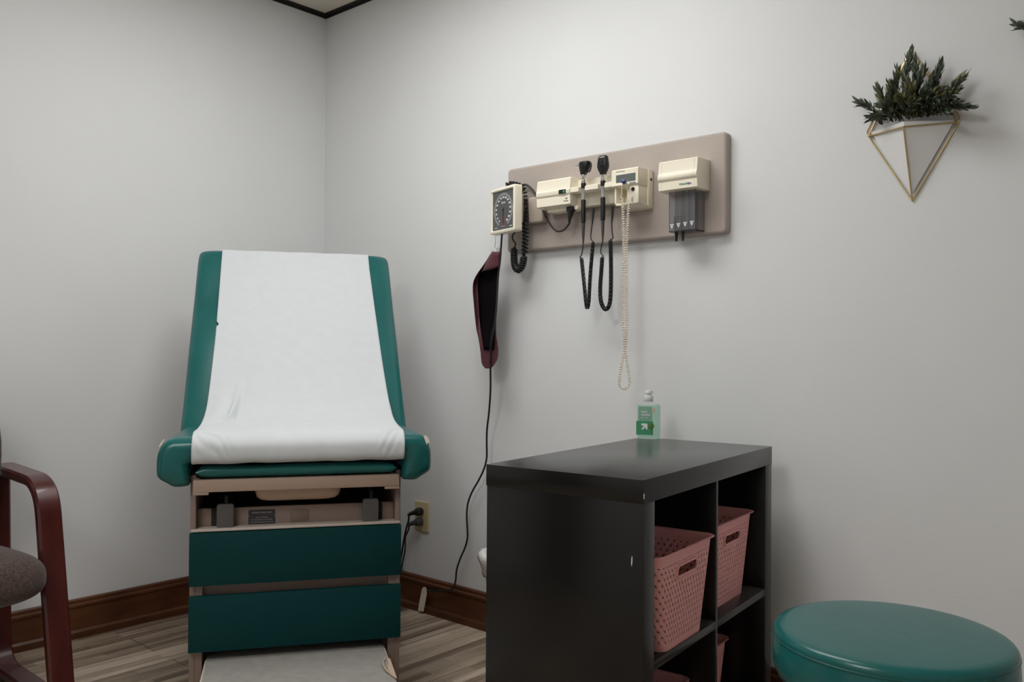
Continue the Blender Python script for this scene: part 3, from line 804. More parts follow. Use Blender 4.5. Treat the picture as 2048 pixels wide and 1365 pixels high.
for k in range(5):
    a = 2*PI*k/5+.3; lg = NB(); d_ = Vector((math.cos(a), math.sin(a), 0)); tube(lg, [d_*.02+Vector((0, 0, .13)), d_*.12+Vector((0, 0, .115)), d_*.235+Vector((0, 0, .078))], [.014, .013, .010], 10)
    l_ = obj('leg', lg, 'chrome', ST)
    cs = NB(); lathe(cs, [(0, -.012), (.024, -.012), (.026, -.006), (.026, .006), (.024, .012), (0, .012)], 20, M=Matrix.Translation(d_*.235+Vector((0, 0, .026))) @ Matrix.Rotation(a+PI/2, 4, 'Z') @ Matrix.Rotation(PI/2, 4, 'Y'))
    tube(cs, [d_*.235+Vector((0, 0, .08)), d_*.235+Vector((0, 0, .045))], .006, 8)
    obj('caster', cs, 'black', l_)

# ================================================================ WALL BOARD
BX0, BX1, BZ0, BZ1, BD = 1.119, 1.975, 1.371, 1.669, .030
b = rslab(BX0, BX1, BZ0, BZ1, .014, -.001, -BD, .009)
bo = obj('instrument_board', b, 'board', None, smooth=60)
bo['label'] = 'long taupe backboard fixed to the grey wall, carrying the diagnostic instruments'; bo['category'] = 'wall board'

def wthing(name, label, cat, p, group=None): return thing(name, label, cat, tuple(p), 0, group)
FD = .108
# ---- transformer / handle holder
tr = wthing('diagnostic_transformer', 'cream power unit holding the two black handheld scopes on the board', 'transformer', (1.45, -BD, 1.54))
x0, x1, z0, z1 = 1.322, 1.4625, 1.4965, 1.5885
pr_ = [(-.031, z0), (-FD+.006, z0+.001), (-FD, z0+.005), (-FD, z0+.036), (-FD-.0035, z0+.038), (-FD-.0055, z0+.044), (-FD-.0050, z0+.051), (-FD-.001, z0+.055), (-FD, z0+.058), (-FD+.001, z1-.004), (-FD+.005, z1), (-.031, z1)]
b = NB(); prism(b, pr_, x0, x1, 'x', .0018); box(b, x1-.004, 1.625, -.068, -.031, z0-.004, z1-.006, .004)
box(b, x0+.02, x1+.01, -.08, -.031, z0-.012, z0+.002, .004)
body = obj('housing', b, 'cream', tr, world=True)
b = NB(); zr0, zr1 = z0+.037, z0+.056
xa, xb = 1.4850, 1.5530       # handle axes
def bar(x0_, x1_): prism(b, [(-.066, zr0+.002), (-FD+.004, zr0), (-FD, zr0+.003), (-FD, zr1-.003), (-FD+.004, zr1), (-.066, zr1-.002)], x0_, x1_, 'x', .0025)
A1 = at(1167, 385, .1); A2 = at(1206, 380, .1)
bar(x1-.002, A1.x-.014); bar(A1.x+.010, A2.x-.014); bar(A2.x+.010, A2.x+.042)
for ax in (A1.x, A2.x): box(b, ax-.014, ax+.012, -.082, -.066, zr0, zr1, .002)
obj('handle_rail', b, 'cream', tr, world=True)
c0 = at(1124.5, 383.5, FD+.005)
obj('power_window', prism(NB(), rrect(c0.x-.0145, c0.x+.0145, c0.z-.0065, c0.z+.0065, .001), -FD-.0062, -FD-.0030, 'y', .0005), 'black', tr, world=True)
b = NB(); box(b, c0.x+.003, c0.x+.011, -FD-.0066, -FD-.006, c0.z-.004, c0.z+.004); obj('indicator', b, 'ink_g', tr, world=True)
tt = text('767', .0060, wallM((1.452, -FD-.0003, z0+.022)), 'RIGHT', bold=.0002); join(tt, text('WelchAllyn', .0042, wallM((1.4555, -FD-.0003, z0+.0145)), 'RIGHT', bold=.0001))
obj('lettering', tt, 'ink_k', tr, world=True, smooth=0)
b = NB(); pl = at(1141, 421, .085); box(b, pl.x-.012, pl.x+.012, -.094, -.072, z0-.018, z0-.002, .003)
lathe(b, [(.0110, .0), (.0105, -.010), (.0075, -.022), (.0050, -.030), (.0035, -.040)], 14, M=Matrix.Translation((pl.x, -.083, z0-.014)) @ Matrix.Rotation(R(10), 4, 'Y'))
cp_ = [Vector((pl.x-.004, -.083, z0-.050)), at(1138, 448, .083), at(1128, 460, .083), at(1115, 463, .08), at(1103, 453, .075), at(1094, 438, .07), at(1087, 425, .065), at(1084, 412, .05)]
tube(b, catmull(cp_, 8), .0030, 8)
obj('power_lead', b, 'rubber', tr, world=True)

def scope(name, label, px, head):
    """handle hanging in the rail; pixel heights give the joints between its sections"""
    dd = .100; ax = at(px, 385, dd).x
    def zz(y): return at(px, y, dd).z
    q = wthing(name, label, 'otoscope' if head == 'oto' else 'ophthalmoscope', (ax, -dd, zz(385)))
    k = 0 if head == 'oto' else -5
    b = NB(); lathe(b, [(.0062, zz(404+k)), (.0062, zz(378+k)), (.0072, zz(377+k)), (.0072, zz(364+k)), (.0066, zz(363+k)), (.0066, zz(357+k)), (.0076, zz(356+k)), (.0076, zz(349+k)), (.0064, zz(346+k))], 24, M=Matrix.Translation((ax, -dd, 0)))
    obj('chrome_handle', b, 'chrome', q, world=True)
    b = NB(); lathe(b, [(.0076, zz(377.5+k)), (.0084, zz(376+k)), (.0084, zz(368+k)), (.0076, zz(366.5+k))], 24, M=Matrix.Translation((ax, -dd, 0)))
    obj('collar', b, 'black', q, world=True)
    b = NB(); lathe(b, [(.0050, zz(447+k)), (.0076, zz(445+k)), (.0078, zz(402+k)), (.0070, zz(400+k))], 24, M=Matrix.Translation((ax, -dd, 0)))
    obj('grip', b, 'black', q, world=True)
    b = NB(); lathe(b, [(.0022, zz(490+k)), (.0045, zz(470+k)), (.0058, zz(447+k)), (.0050, zz(444+k))], 18, M=Matrix.Translation((ax, -dd, 0)))
    obj('strain_relief', b, 'soft', q, world=True)
    if head == 'oto':
        b = NB()
        rows = []
        c_ = at(1171, 336, dd)
        for z_, hx_, hy_, ox in ((zz(350), .0085, .0085, 0), (zz(347), .0110, .0100, .001), (zz(341), .0150, .0125, .003), (zz(334), .0185, .0145, .004), (zz(328), .0200, .0145, .005), (zz(324.5), .0185, .0130, .006), (zz(323.5), .013, .009, .006)):
            rows.append([(ax+ox+hx_*math.copysign(abs(math.cos(a))**.7, math.cos(a)), -dd+hy_*math.copysign(abs(math.sin(a))**.7, math.sin(a)), z_) for a in [2*PI*k/20 for k in range(20)]])
        hd = loft(rows); obj('head', hd, 'black', q, world=True)
        b = NB(); tube(b, catmull([(ax+.012, -dd, zz(325)), (ax+.027, -dd, zz(327)), (ax+.030, -dd, zz(335)), (ax+.024, -dd, zz(345)), (ax+.014, -dd, zz(344))], 6), .0022, 8)
        obj('lens_frame', b, 'black', q, world=True)
        b = NB(); Mt = Matrix.Translation((ax-.013, -dd, zz(330.5))) @ Matrix.Rotation(R(-92), 4, 'Y')
        lathe(b, [(.0078, 0), (.0070, .006), (.0042, .014), (.0022, .024), (.0018, .025)], 18, M=Mt)
        s2 = obj('speculum_tip', b, 'chrome', q, world=True)
    else:
        rows = []
        for z_, hx_, hy_ in ((zz(350), .0085, .0080), (zz(346), .0105, .0090), (zz(341), .0155, .0105), (zz(334), .0195, .0120), (zz(328), .0190, .0120), (zz(318), .0165, .0110), (zz(313.5), .0155, .0100), (zz(311.8), .0125, .008)):
            rows.append([(ax+hx_*math.copysign(abs(math.cos(a))**.6, math.cos(a)), -dd+hy_*math.copysign(abs(math.sin(a))**.6, math.sin(a)), z_) for a in [2*PI*k/20 for k in range(20)]])
        hd = obj('head', loft(rows), 'black', q, world=True)
        b = NB(); prism(b, rrect(ax-.0030, ax+.0022, zz(325), zz(319), .001), -dd-.0125, -dd-.0105, 'y'); obj('sight_window', b, 'ink_k', q, world=True)
        b = NB(); lathe(b, [(.0055, 0), (.0055, .0022), (.0045, .003), (0, .003)], 20, M=Matrix.Translation((ax-.001, -dd-.0112, zz(332.5))) @ Matrix.Rotation(PI/2, 4, 'X')); obj('focus_wheel', b, 'black', q, world=True)
        obj('lettering', text('WelchAllyn', .0036, wallM((ax, -dd-.0112, zz(316))), bold=.0001), 'ink_w', q, world=True, smooth=0)
    return q, ax, dd, zz
q1, ax1, dd, zz1 = scope('otoscope', 'black and chrome otoscope with pointed tip, left of the two corded scopes', 1167, 'oto')
b = NB(); P = lambda L, d: [at(x, y, d) for x, y in L]
tube(b, catmull([Vector((ax1, -dd, zz1(486)))] + P([(1165, 500), (1163, 510), (1160, 515), (1163, 516.5)], .098), 6), .0019, 8)
coil(b, P([(1163, 516), (1166, 545), (1169, 575), (1172, 605), (1174.5, 617), (1177.5, 605), (1179, 580), (1181, 545), (1184, 510), (1186.5, 484)], .085), .0050, .0019, 96, 9, 5)
tube(b, catmull(P([(1186.5, 484), (1182, 478), (1182, 466), (1184, 450), (1184.5, 446)], .085), 6), .0019, 8)
tube(b, P([(1184.5, 448), (1186, 432), (1187, 417)], .082), [.0024, .0034, .0040], 8)
obj('coiled_cord', b, 'rubber', q1, world=True)
q2, ax2, dd, zz2 = scope('ophthalmoscope', 'black ophthalmoscope with flat tapered head, right of the two corded scopes', 1206, 'oph')
b = NB()
tube(b, catmull([Vector((ax2, -dd, zz2(482)))] + P([(1202.5, 495), (1201.5, 505), (1205, 511), (1207, 513.5)], .098), 6), .0019, 8)
coil(b, P([(1204.5, 514), (1202.5, 545), (1200.5, 575), (1201.5, 600), (1206, 614), (1212, 619), (1218, 612), (1221, 595), (1222, 560), (1222, 520), (1221, 480)], .085), .0054, .0020, 100, 9, 5)
tube(b, catmull(P([(1221, 480), (1226, 476), (1224.5, 466), (1223.5, 450), (1223.5, 444)], .085), 6), .0019, 8)
tube(b, P([(1223.5, 446), (1225, 430), (1225.5, 413)], .082), [.0024, .0034, .0042], 8)
obj('coiled_cord', b, 'rubber', q2, world=True)

# ---- thermometer
th = wthing('electronic_thermometer', 'cream thermometer unit with grey display and blue probe on the board', 'thermometer', (1.68, -BD, 1.53))
tx0, tx1, tz0, tz1 = 1.6315, 1.7255, 1.4745, 1.5850; TD = .110
b = NB()
zs = tz1-.052      # bottom of display head
prism(b, [(-.031, zs-.002), (-TD+.002, zs-.002), (-TD-.004, zs+.002), (-TD-.004, tz1-.004), (-TD, tz1), (-.031, tz1)], tx0-.003, tx1+.001, 'x', .002)
box(b, tx0+.004, tx0+.010, -TD+.004, -.031, tz0, zs, .001)                    # probe well, open front
box(b, tx0+.004, tx0+.058, -TD+.004, -.031, tz0, tz0+.006, .001)
box(b, tx0+.050, tx1-.001, -TD+.002, -.031, tz0+.001, zs, .004)
box(b, tx0+.008, tx0+.052, -.055, -.031, tz0, zs, .001)
box(b, tx1-.012, tx1+.003, -.060, -.031, tz0-.008, tz1, .003)
prism(b, [(-.031, tz0-.010), (-.075, tz0-.004), (-.09, tz0+.002), (-.031, tz0+.002)], tx0+.012, tx1+.002, 'x', .002)
obj('housing', b, 'cream', th, world=True)
s0, s1 = at(1300/7.585+1060, 290+455/7.585, TD+.005), at(1597/7.585+1060, 290+548/7.585, TD+.005)
obj('display', prism(NB(), rrect(s0.x+.001, s1.x, s1.z+.002, s0.z-.002, .001), -TD-.0048, -TD-.003, 'y'), 'lcd', th, world=True)
tt = text('SureTemp', .0078, wallM((s0.x+.0005, -TD-.0044, tz1-.0075)), 'LEFT', bold=.00005)
obj('lettering', tt, 'ink_grey', th, world=True, smooth=0)
obj('lettering', text('WelchAllyn', .0050, wallM((s1.x+.001, -TD-.0044, zs+.0045)), 'RIGHT', bold=.0001), 'ink_b', th, world=True, smooth=0)
b = NB(); k0 = at(1265.5, 378, TD); lathe(b, [(0, 0), (.0062, 0), (.0062, .0025), (.005, .003), (0, .003)], 22, M=Matrix.Translation((k0.x, -TD+.0025, k0.z)) @ Matrix.Rotation(PI/2, 4, 'X'))
obj('socket', b, 'black', th, world=True); b = NB(); k1 = Vector((tx1+.0025, -.045, tz1-.030)); lathe(b, [(0, 0), (.0045, 0), (.0045, .002), (0, .002)], 16, M=Matrix.Translation(k1) @ Matrix.Rotation(PI/2, 4, 'Y'))
obj('socket', b, 'black', th, world=True)
b = NB(); k2 = at(1264, 399, TD); prism(b, [(k2.x+.0042*math.cos(a), k2.z+.0085*math.sin(a)) for a in [2*PI*k/18 for k in range(18)]], -TD+.0012, -TD+.0022, 'y'); obj('seal_mark', b, 'ink_grey', th, world=True)
b = NB()   # probe sitting in the well, blue ring on its end
pa = at(1246, 362, .150); pb_ = at(1257, 377, .100)
dv = (pb_-pa).normalized(); qz = Vector((0, 0, 1)).rotation_difference(dv).to_matrix().to_4x4()
lathe(b, [(.0052, .004), (.0068, .010), (.0074, .024), (.0070, .05), (.0055, .058), (0, .058)], 18, M=Matrix.Translation(pa) @ qz)
prism(b, [(at(1228, 380, TD).x, zs-.001), (at(1252, 376, TD).x, zs-.001), (at(1250, 370, TD).x, zs+.004), (at(1228, 372, TD).x, zs+.006)], -TD-.012, -TD-.004, 'y', .001)
pb = obj('probe', b, 'cream', th, world=True)
b = NB(); lathe(b, [(0, -.002), (.0050, -.0015), (.0066, .001), (.0070, .004), (.0070, .010), (.0060, .011)], 22, M=Matrix.Translation(pa) @ qz); obj('probe_button', b, 'blue', pb, world=True)
b = NB()
tube(b, catmull(P([(1245, 366), (1243.5, 375), (1243.8, 388), (1241, 395), (1244, 396)], .15), 6), .0011, 7)
coil(b, P([(1244.5, 396), (1246, 420), (1247, 460), (1247.5, 520), (1247, 580), (1246.5, 640), (1249.5, 690), (1254.5, 725), (1258.5, 755), (1258, 769), (1249.5, 778), (1240.5, 772), (1239, 758), (1242.5, 730), (1249, 700), (1252.5, 670), (1253.5, 640), (1253, 580), (1252.5, 520), (1254, 470), (1256, 430), (1257, 411)], .118), .0040, .0015, 160, 9, 5)
tube(b, catmull(P([(1257, 411), (1256, 407), (1250, 408), (1253, 400), (1258.5, 395)], .113), 6), .0011, 7)
obj('coiled_cord', b, 'coil_c', th, world=True)

# ---- speculum dispenser
sd_ = wthing('speculum_dispenser', 'cream dispenser with smoked clear tray, rightmost unit on the board', 'dispenser', (1.86, -BD, 1.54))
dx0, dx1, dz0, dz1 = 1.7935, 1.9235, 1.4985, 1.5890; DD = .106
b = NB(); prism(b, [(-.031, dz0), (-DD+.004, dz0+.001), (-DD, dz0+.004), (-DD, dz0+.030), (-DD-.004, dz0+.033), (-DD-.0060, dz0+.040), (-DD-.0045, dz0+.048), (-DD-.001, dz0+.053), (-DD, dz0+.057), (-DD+.001, dz1-.003), (-DD+.005, dz1), (-.031, dz1)], dx0, dx1, 'x', .0015)
hs_ = obj('housing', b, 'cream', sd_, world=True)
for xx in (dx0+.010, dx1-.010):
    b = NB()
    tube(b, [(xx, y-.0002, z) for y, z in [(-DD, dz0+.004), (-DD, dz0+.030), (-DD-.004, dz0+.033), (-DD-.0060, dz0+.040), (-DD-.0045, dz0+.048), (-DD-.001, dz0+.053), (-DD, dz0+.057), (-DD+.001, dz1-.003)]], .0003, 4)
    obj('seam', b, 'creamdk', sd_, world=True)
b = NB(); lx = at(1358, 371, DD).x; obj('lettering', text('Welch', .0088, wallM((lx, -DD-.0004, dz0+.0155)), 'LEFT', bold=.00025), 'ink_g', sd_, world=True, smooth=0)
obj('lettering', text('Allyn', .0088, wallM((lx+.0235, -DD-.0004, dz0+.0155)), 'LEFT', bold=.00025), 'ink_b', sd_, world=True, smooth=0)
ty0, ty1, tzb = 1.8170, 1.9060, 1.3800; yd = .085
b = NB(); box(b, ty0, ty1, -yd, -yd+.002, tzb, dz0+.001, .0005); box(b, ty0, ty0+.002, -yd+.002, -.031, tzb, dz0, 0); box(b, ty1-.002, ty1, -yd+.002, -.031, tzb, dz0, 0); box(b, ty0, ty1, -yd, -.031, tzb, tzb+.002)
for k in range(1, 4): box(b, ty0+(ty1-ty0)*k/4-.001, ty0+(ty1-ty0)*k/4+.001, -yd+.002, -.031, tzb+.002, dz0)
tray = obj('tray', b, 'smoke', sd_, world=True, smooth=0)
cols = [(345.5, 455), (361, 451.5), (378.5, 448.5), (395, 446.0)]
b = NB(); tb_ = NB()
for k in range(4):
    cx_ = ty0+(ty1-ty0)*(k+.5)/4; cz_ = tzb+.0165+.0012*k
    prism(b, [(cx_-.0065, cz_+.0065), (cx_+.0065, cz_+.0065), (cx_, cz_-.0075)], -yd-.0012, -yd-.0002, 'y')
    join(tb_, text(('2.75', '4.25', '2.75', '4.25')[k], .0038, wallM((cx_, -yd-.0014, cz_+.0028)), bold=.0001))
tg = obj('size_mark', b, 'ink_w', sd_, world=True, smooth=0); obj('lettering', tb_, 'ink_k', tg, world=True, smooth=0)
for k, nm in ((0, 'left'), (1, 'right')):
    cx_ = ty0+(ty1-ty0)*(k+.5)/4
    b = NB(); lathe(b, [(.0078, .045), (.0080, .020), (.0074, .008), (.0052, -.008), (.0036, -.022), (.0031, -.030), (0, -.030)], 18, M=Matrix.Translation((cx_, -.060, tzb+.004)))
    o = obj('ear_speculum', b, 'black', None); o['label'] = 'black cone ear tips poking out of the smoked tray, %s one' % nm; o['category'] = 'ear speculum'; o['group'] = 'ear specula in the dispenser'

# ================================================================ BLOOD PRESSURE GAUGE
gc = at(1003.8, 420.0, .125); GR = R(-15); S2 = .0790
G = thing('blood_pressure_gauge', 'square cream-framed blood pressure dial at the left end of the board', 'blood pressure gauge', tuple(gc), GR)
b = NB()
outer = rrect(-S2, S2, -S2, S2, .006, 4); inner = rrect(-S2+.0125, S2-.0125, -S2+.0125, S2-.0125, .002, 4)
rows = []
for (o_, y_) in ((0.0, .030), (0.0, .006), (-.001, .002), (-.004, 0), (-.0095, 0), (-.0115, .002), (-.0125, .006)):
    s2_ = S2+o_; rr_ = max(.002, .007+o_*.4); rows.append([(x, y_, z) for x, z in rrect(-s2_, s2_, -s2_, s2_, rr_, 4)])
V, _ = grid(b, rows, closed=True); face(b, V[0]); bmesh.ops.recalc_face_normals(b, faces=b.faces[:])
obj('frame', b, 'cream', G)
DS = S2-.0125
dl = obj('dial', box(NB(), -DS, DS, .0055, .009, -DS, DS), 'dial', G, smooth=0)
b = NB()  # grey scale ring, open at bottom
NA = 60; rows = [[], []]
for k in range(NA+1):
    a = R(-60+300*k/NA) ; a2 = R(-62) + (R(304))*k/NA
    for j, r_ in enumerate((.0505, .0585)): rows[j].append((r_*math.cos(a2), .0052, r_*math.sin(a2)))
grid(b, rows)
obj('scale_ring', b, 'dialring', dl, smooth=0)
b = NB(); tt = NB()
for k in range(61):
    a = R(242-304*k/60); r0 = .0590; r1 = .0605 if k % 5 else .0618
    d_ = Vector((math.cos(a), 0, math.sin(a))); n_ = Vector((-d_.z, 0, d_.x))*.00022
    vs = [b.verts.new(p+Vector((0, .0051, 0))) for p in (d_*r0-n_, d_*r1-n_, d_*r1+n_, d_*r0+n_)]; face(b, vs)
nums = ['20', '40', '60', '80', '100', '120', '140', '160', '180', '200', '220', '240', '260', '280', '300']
for k, s in enumerate(nums):
    a = R(236-292*k/14); r_ = .0437; join(b, text(s, .0080, wallM((r_*math.cos(a), .0052, r_*math.sin(a))), bold=.0003))
join(b, text('Tycos', .011, wallM((0, .0052, .026)), bold=.0001)); join(b, text('MADE IN USA', .0035, wallM((-.044, .0052, -.0585)))); join(b, text('mmHg', .0045, wallM((.047, .0052, -.0585)), bold=.0003))
tube(b, [(x, .0052, -.0555+ .02*x*x/.0004*.0) for x in (-.012, 0, .012)], .0006, 5)
obj('scale_marks', b, 'ink_w', dl, smooth=0)
b = NB(); 
for kk in range(9): box(b, -.0055, .0055, .0050, .0056, -.0535+.0037*kk, -.0535+.0037*kk+.0026)
box(b, -.0008, .0008, .0052, .0056, -.0535, -.0200)
for z_ in (-.017, ): join(b, text('mm', .007, wallM((-.004, .0052, z_))))
obj('zero_zone', b, 'ink_r', dl, smooth=0)
b = NB(); prism(b, [(-.0012, 0), (0, -.040), (.0012, 0), (.0012, .008), (-.0012, .008)], .0038, .0045, 'y'); lathe(b, [(0, 0), (.003, 0), (.003, .002), (0, .002)], 14, M=Matrix.Translation((0, .005, 0)) @ Matrix.Rotation(PI/2, 4, 'X'))
obj('needle', b, 'black', dl)
# back housing and bracket to the board
b = NB(); box(b, -.045, .055, .030, .055, -.045, .055, .006)
obj('back_housing', b, 'beige', G)
bp0 = at(1085.6, 420, .060)
b = NB(); box(b, bp0.x-.085, bp0.x, -.062, -.031, at(1083, 444, .06).z, at(1083, 392, .06).z, .006, 3)
obj('bracket', b, 'beige', G, world=True)
# coiled air tube
b = NB()
coil(b, P([(1011, 376), (1018, 370), (1028, 370), (1038, 373), (1046, 380), (1048, 395), (1050, 430), (1051, 460), (1050, 490), (1048, 512)], .072), .0095, .0036, 25, 14, 8)
coil(b, P([(1048, 511), (1047, 522), (1043, 534), (1036, 540), (1030, 532), (1028, 515), (1028.5, 495)], .072), .0095, .0036, 20, 14, 8)
tube(b, catmull(P([(1029, 497), (1031, 487), (1027, 482), (1024.5, 474), (1028, 467), (1035, 462)], .075), 8), .0028, 8)
tube(b, catmull(P([(1044, 372), (1052, 371), (1062, 378), (1070, 389), (1074, 396)], .045), 8), .0026, 8)
tube(b, catmull(P([(1044, 369), (1054, 369), (1064, 377), (1072, 388), (1075, 394)], .042), 8), .0014, 8)
obj('coiled_tube', b, 'rubber', G, world=True)

# ---- cuff
cf = thing('blood_pressure_cuff', 'burgundy blood pressure cuff hanging under the gauge', 'blood pressure cuff', tuple(at(990, 500, .105)))
b = NB()
# rows: image y, left edge x, right edge x, closure of the front (0 open .. 1 closed)
RW = [(504, 984.5, 999.5, .0), (512, 979, 999.5, .0), (522, 973, 999.3, .0), (534, 965, 998.5, .0), (545, 957, 997.5, .0), (555, 951, 996.5, .0), (566, 946.8, 995.5, 0), (582, 946, 995, 0), (600, 947.3, 994.3, 0), (620, 949, 993.2, 0), (640, 951, 992, 0), (660, 953.5, 991.5, 0), (675, 957, 992.5, 0), (690, 959.5, 995, 0), (705, 961.5, 996, 0), (717, 962.5, 994.5, 0), (727, 964, 990, 0), (734, 968, 984.5, 0), (737.5, 972, 980, 0)]
NA = 22; rows = []
RW = [tuple(p)+(0,) for p in resample(catmull([Vector((y_, a_, b_)) for y_, a_, b_, _ in RW], 6), 60)]
for y, xl, xr, cl in RW:
    depth_ = .030*min(1, (xr-xl)/40)*(1 if y < 640 else max(.12, 1-(y-640)/60)); row = []
    for k in range(NA+1):
        u = k/NA; ang = PI*u
        xx = (xl+xr)/2-(xr-xl)/2*math.cos(ang)
        d_ = .105 - depth_*math.sin(ang)**.8
        row.append(at(xx, y, d_))
    rows.append(row)
grid(b, rows)
# front flap at the top, folded over the opening
rows = []
for y, xl, xr, sag in ((504, 984.5, 999.5, 0), (512, 979, 999.5, 0), (522, 973, 999.3, 1), (530, 967.5, 998.8, 3), (535, 964, 998.5, 4.5)):
    row = []
    for k in range(NA+1):
        u = k/NA; ang = PI*u; xx = (xl+xr)/2-(xr-xl)/2*math.cos(ang)
        yy = y + sag*2.6*((1-u)**2) + (0 if sag < 4 else 1.5*math.cos(PI*(u-.5)*2))
        row.append(at(xx, yy, .105+.012*math.sin(ang)))
    rows.append(row)
grid(b, rows)
co = obj('cuff_cloth', b, 'burg', cf, world=True, smooth=80)
md = co.modifiers.new('thickness', 'SOLIDIFY'); md.thickness = .0022; md.offset = 0
b = NB(); rows = []
for y, xl, xr in ((536, 966, 996.5), (550, 958, 995.5), (566, 955.5, 994), (600, 957, 992), (630, 958.5, 990), (655, 961, 988), (675, 964, 988), (692, 966.5, 988), (700, 967.5, 986)):
    depth_ = .022*(1 if y < 640 else max(.1, 1-(y-640)/60)); row = []
    for k in range(13):
        u = k/12; xx = (xl+xr)/2-(xr-xl)/2*math.cos(PI*u); row.append(at(xx, y, .108-depth_*math.sin(PI*u)**.8+.002))
    rows.append(row)
grid(b, rows)
vo = obj('velcro_lining', b, 'velcro', cf, world=True, smooth=80)
md = vo.modifiers.new('thickness', 'SOLIDIFY'); md.thickness = .0012; md.offset = 0
b = NB()
tube(b, catmull(P([(991, 470), (990.5, 485), (989.5, 496)], .105), 6), .0010, 6)
tube(b, catmull(P([(983.5, 501), (984, 506), (990, 507), (996, 504), (998.5, 497), (994, 497), (994, 503)], .107), 6), .0016, 6)
obj('hanging_clip', b, 'chrome', cf, world=True)

# ---- loose black cord down the wall
dp = [(1004, 468, .12), (1002, 495, .115), (1000, 523, .112), (996.5, 550, .108), (994.5, 585, .112), (992.5, 619, .118), (989.5, 646, .12), (984.5, 672, .12), (981.3, 700, .116), (981, 740, .105), (981, 780, .09), (978, 825, .07), (974, 860, .055), (973.5, 890, .045), (973.5, 915, .040), (968.5, 937, .036), (958, 960, .034), (944, 985, .030), (936, 1007, .028), (933.5, 1030, .027), (934.5, 1055, .027), (935, 1075, .027), (930.5, 1095, .027), (920.5, 1118, .027), (913.5, 1140, .027), (911.5, 1160, .027), (907, 1176, .027), (897, 1182, .028), (878, 1183, .028), (858, 1183, .028), (848, 1184, .029)]
b = NB(); tube(b, catmull([at(x, y, d) for x, y, d in dp], 6), .0034, 8)
cdo = obj('black_cord', b, 'rubber', None, smooth=80); cdo['label'] = 'long black cord hanging from the gauge down the wall to the baseboard'; cdo['category'] = 'cord'
t0 = at(851, 1176, .031)
b = NB(); pts = [(848.5, 1174), (853, 1177), (853.5, 1190), (850, 1210), (847, 1224), (836.5, 1222.5), (839, 1205), (842.5, 1188), (844.5, 1178)]
vs = [b.verts.new(at(x, y, .031)) for x, y in pts]; face(b, vs); solid(b, .0012)
tg = obj('paper_tag', b, 'tape', cdo, smooth=0); tg['label'] = 'pale paper tag tied to the cord end'

# ================================================================ OUTLET AND PLUGS
ou = thing('wall_outlet', 'almond electrical outlet plate beside the exam table', 'outlet', (.656, 0, .369))
b = rslab(-.0385, .0385, -.0585, .0585, .003, 0, -.006, .0025); obj('plate', b, 'almond', ou)
b = NB()
for z_ in (.0195, -.0195): prism(b, rrect(-.0165, .0165, z_-.014, z_+.014, .006), -.004, -.0075, 'y')
obj('receptacle', b, 'almond', ou)
def plug(name, label, z_, m_, path, tx):
    q = thing(name, label, 'power cord', (.656, -.0075, .369+z_), 0, 'power cords in the outlet')
    b = NB(); M_ = Matrix.Rotation(PI/2, 4, 'X')
    lathe(b, [(0, 0), (.0150, 0), (.0165, .006), (.0160, .018), (.0125, .028), (.006, .032), (0, .032)], 20, M=M_)
    tube(b, [(0, -.022, 0), (-.020, -.030, -.006), (-.036, -.034, -.014)], [.011, .0085, .006], 10)
    obj('plug', b, m_, q)
    b = NB(); tube(b, catmull([Vector(p) for p in path], 8), .0036, 8); obj('cable', b, m_, q, world=True, smooth=80)
    return q
s_l = Vector((.656-.034, -.0415, .369+.0195-.014))
plug('power_cord', 'black power cord plugged into the upper socket of the outlet', .0205, 'rubber', [s_l+Vector((.002, .0, .002)), at(817, 1042, .045), at(812, 1060, .045), at(807, 1085, .045), at(803, 1110, .045), at(798, 1135, .045), at(790, 1150, .05), at(770, 1160, .05)], 0)
plug('power_cord', 'dark grey power cord plugged into the lower socket of the outlet', -.0195, 'soft', [s_l+Vector((.002, 0, -.037)), at(817, 1060, .04), at(811, 1075, .035), at(810, 1100, .035), at(805, 1125, .035), at(800, 1145, .035), at(785, 1158, .04)], 0)

# ================================================================ BIN
bc_ = (1.335, -.20)
BN = thing('waste_bin', 'white waste bin with a plastic liner behind the black shelf unit', 'waste bin', (bc_[0], bc_[1], 0))
b = NB(); lathe(b, [(0, .004), (.088, .004), (.092, .01), (.107, .345), (.110, .350), (.104, .350), (.089, .014), (0, .012)], 40); obj('bin_body', b, 'bin', BN)
b = NB(); rows = []; rnd = random.Random(5)
for i, (z_, r_) in enumerate(((.352, .098), (.366, .108), (.373, .118), (.370, .127), (.358, .131), (.342, .128), (.325, .121), (.308, .117), (.295, .118))):
    row = []
    for k in range(72):
        a = 2*PI*k/72; w_ = .0035*math.sin(a*9+i*.6)+.003*math.sin(a*17+i)+.0015*math.sin(a*31)
        row.append(((r_+w_)*math.cos(a), (r_+w_)*math.sin(a), z_+.006*math.sin(a*5+1)*(1 if i > 4 else .5)))
    rows.append(row)
grid(b, rows, closed=True)
lo = obj('liner', b, 'bag', BN, smooth=80); md = lo.modifiers.new('t', 'SOLIDIFY'); md.thickness = .001

# ================================================================ WALL PLANTERS
pcx = 2.478
PL = thing('wall_planter', 'white and brass geometric wall planter with green sprigs on the grey wall', 'wall planter', (pcx, 0, 1.603), 0, 'geometric wall planters')
Lp, Rp = Vector((-.106, -.004, -.008)), Vector((.112, -.004, -.008)); Bp, Tp = Vector((.004, -.004, -.190)), Vector((0, -.004, .196))
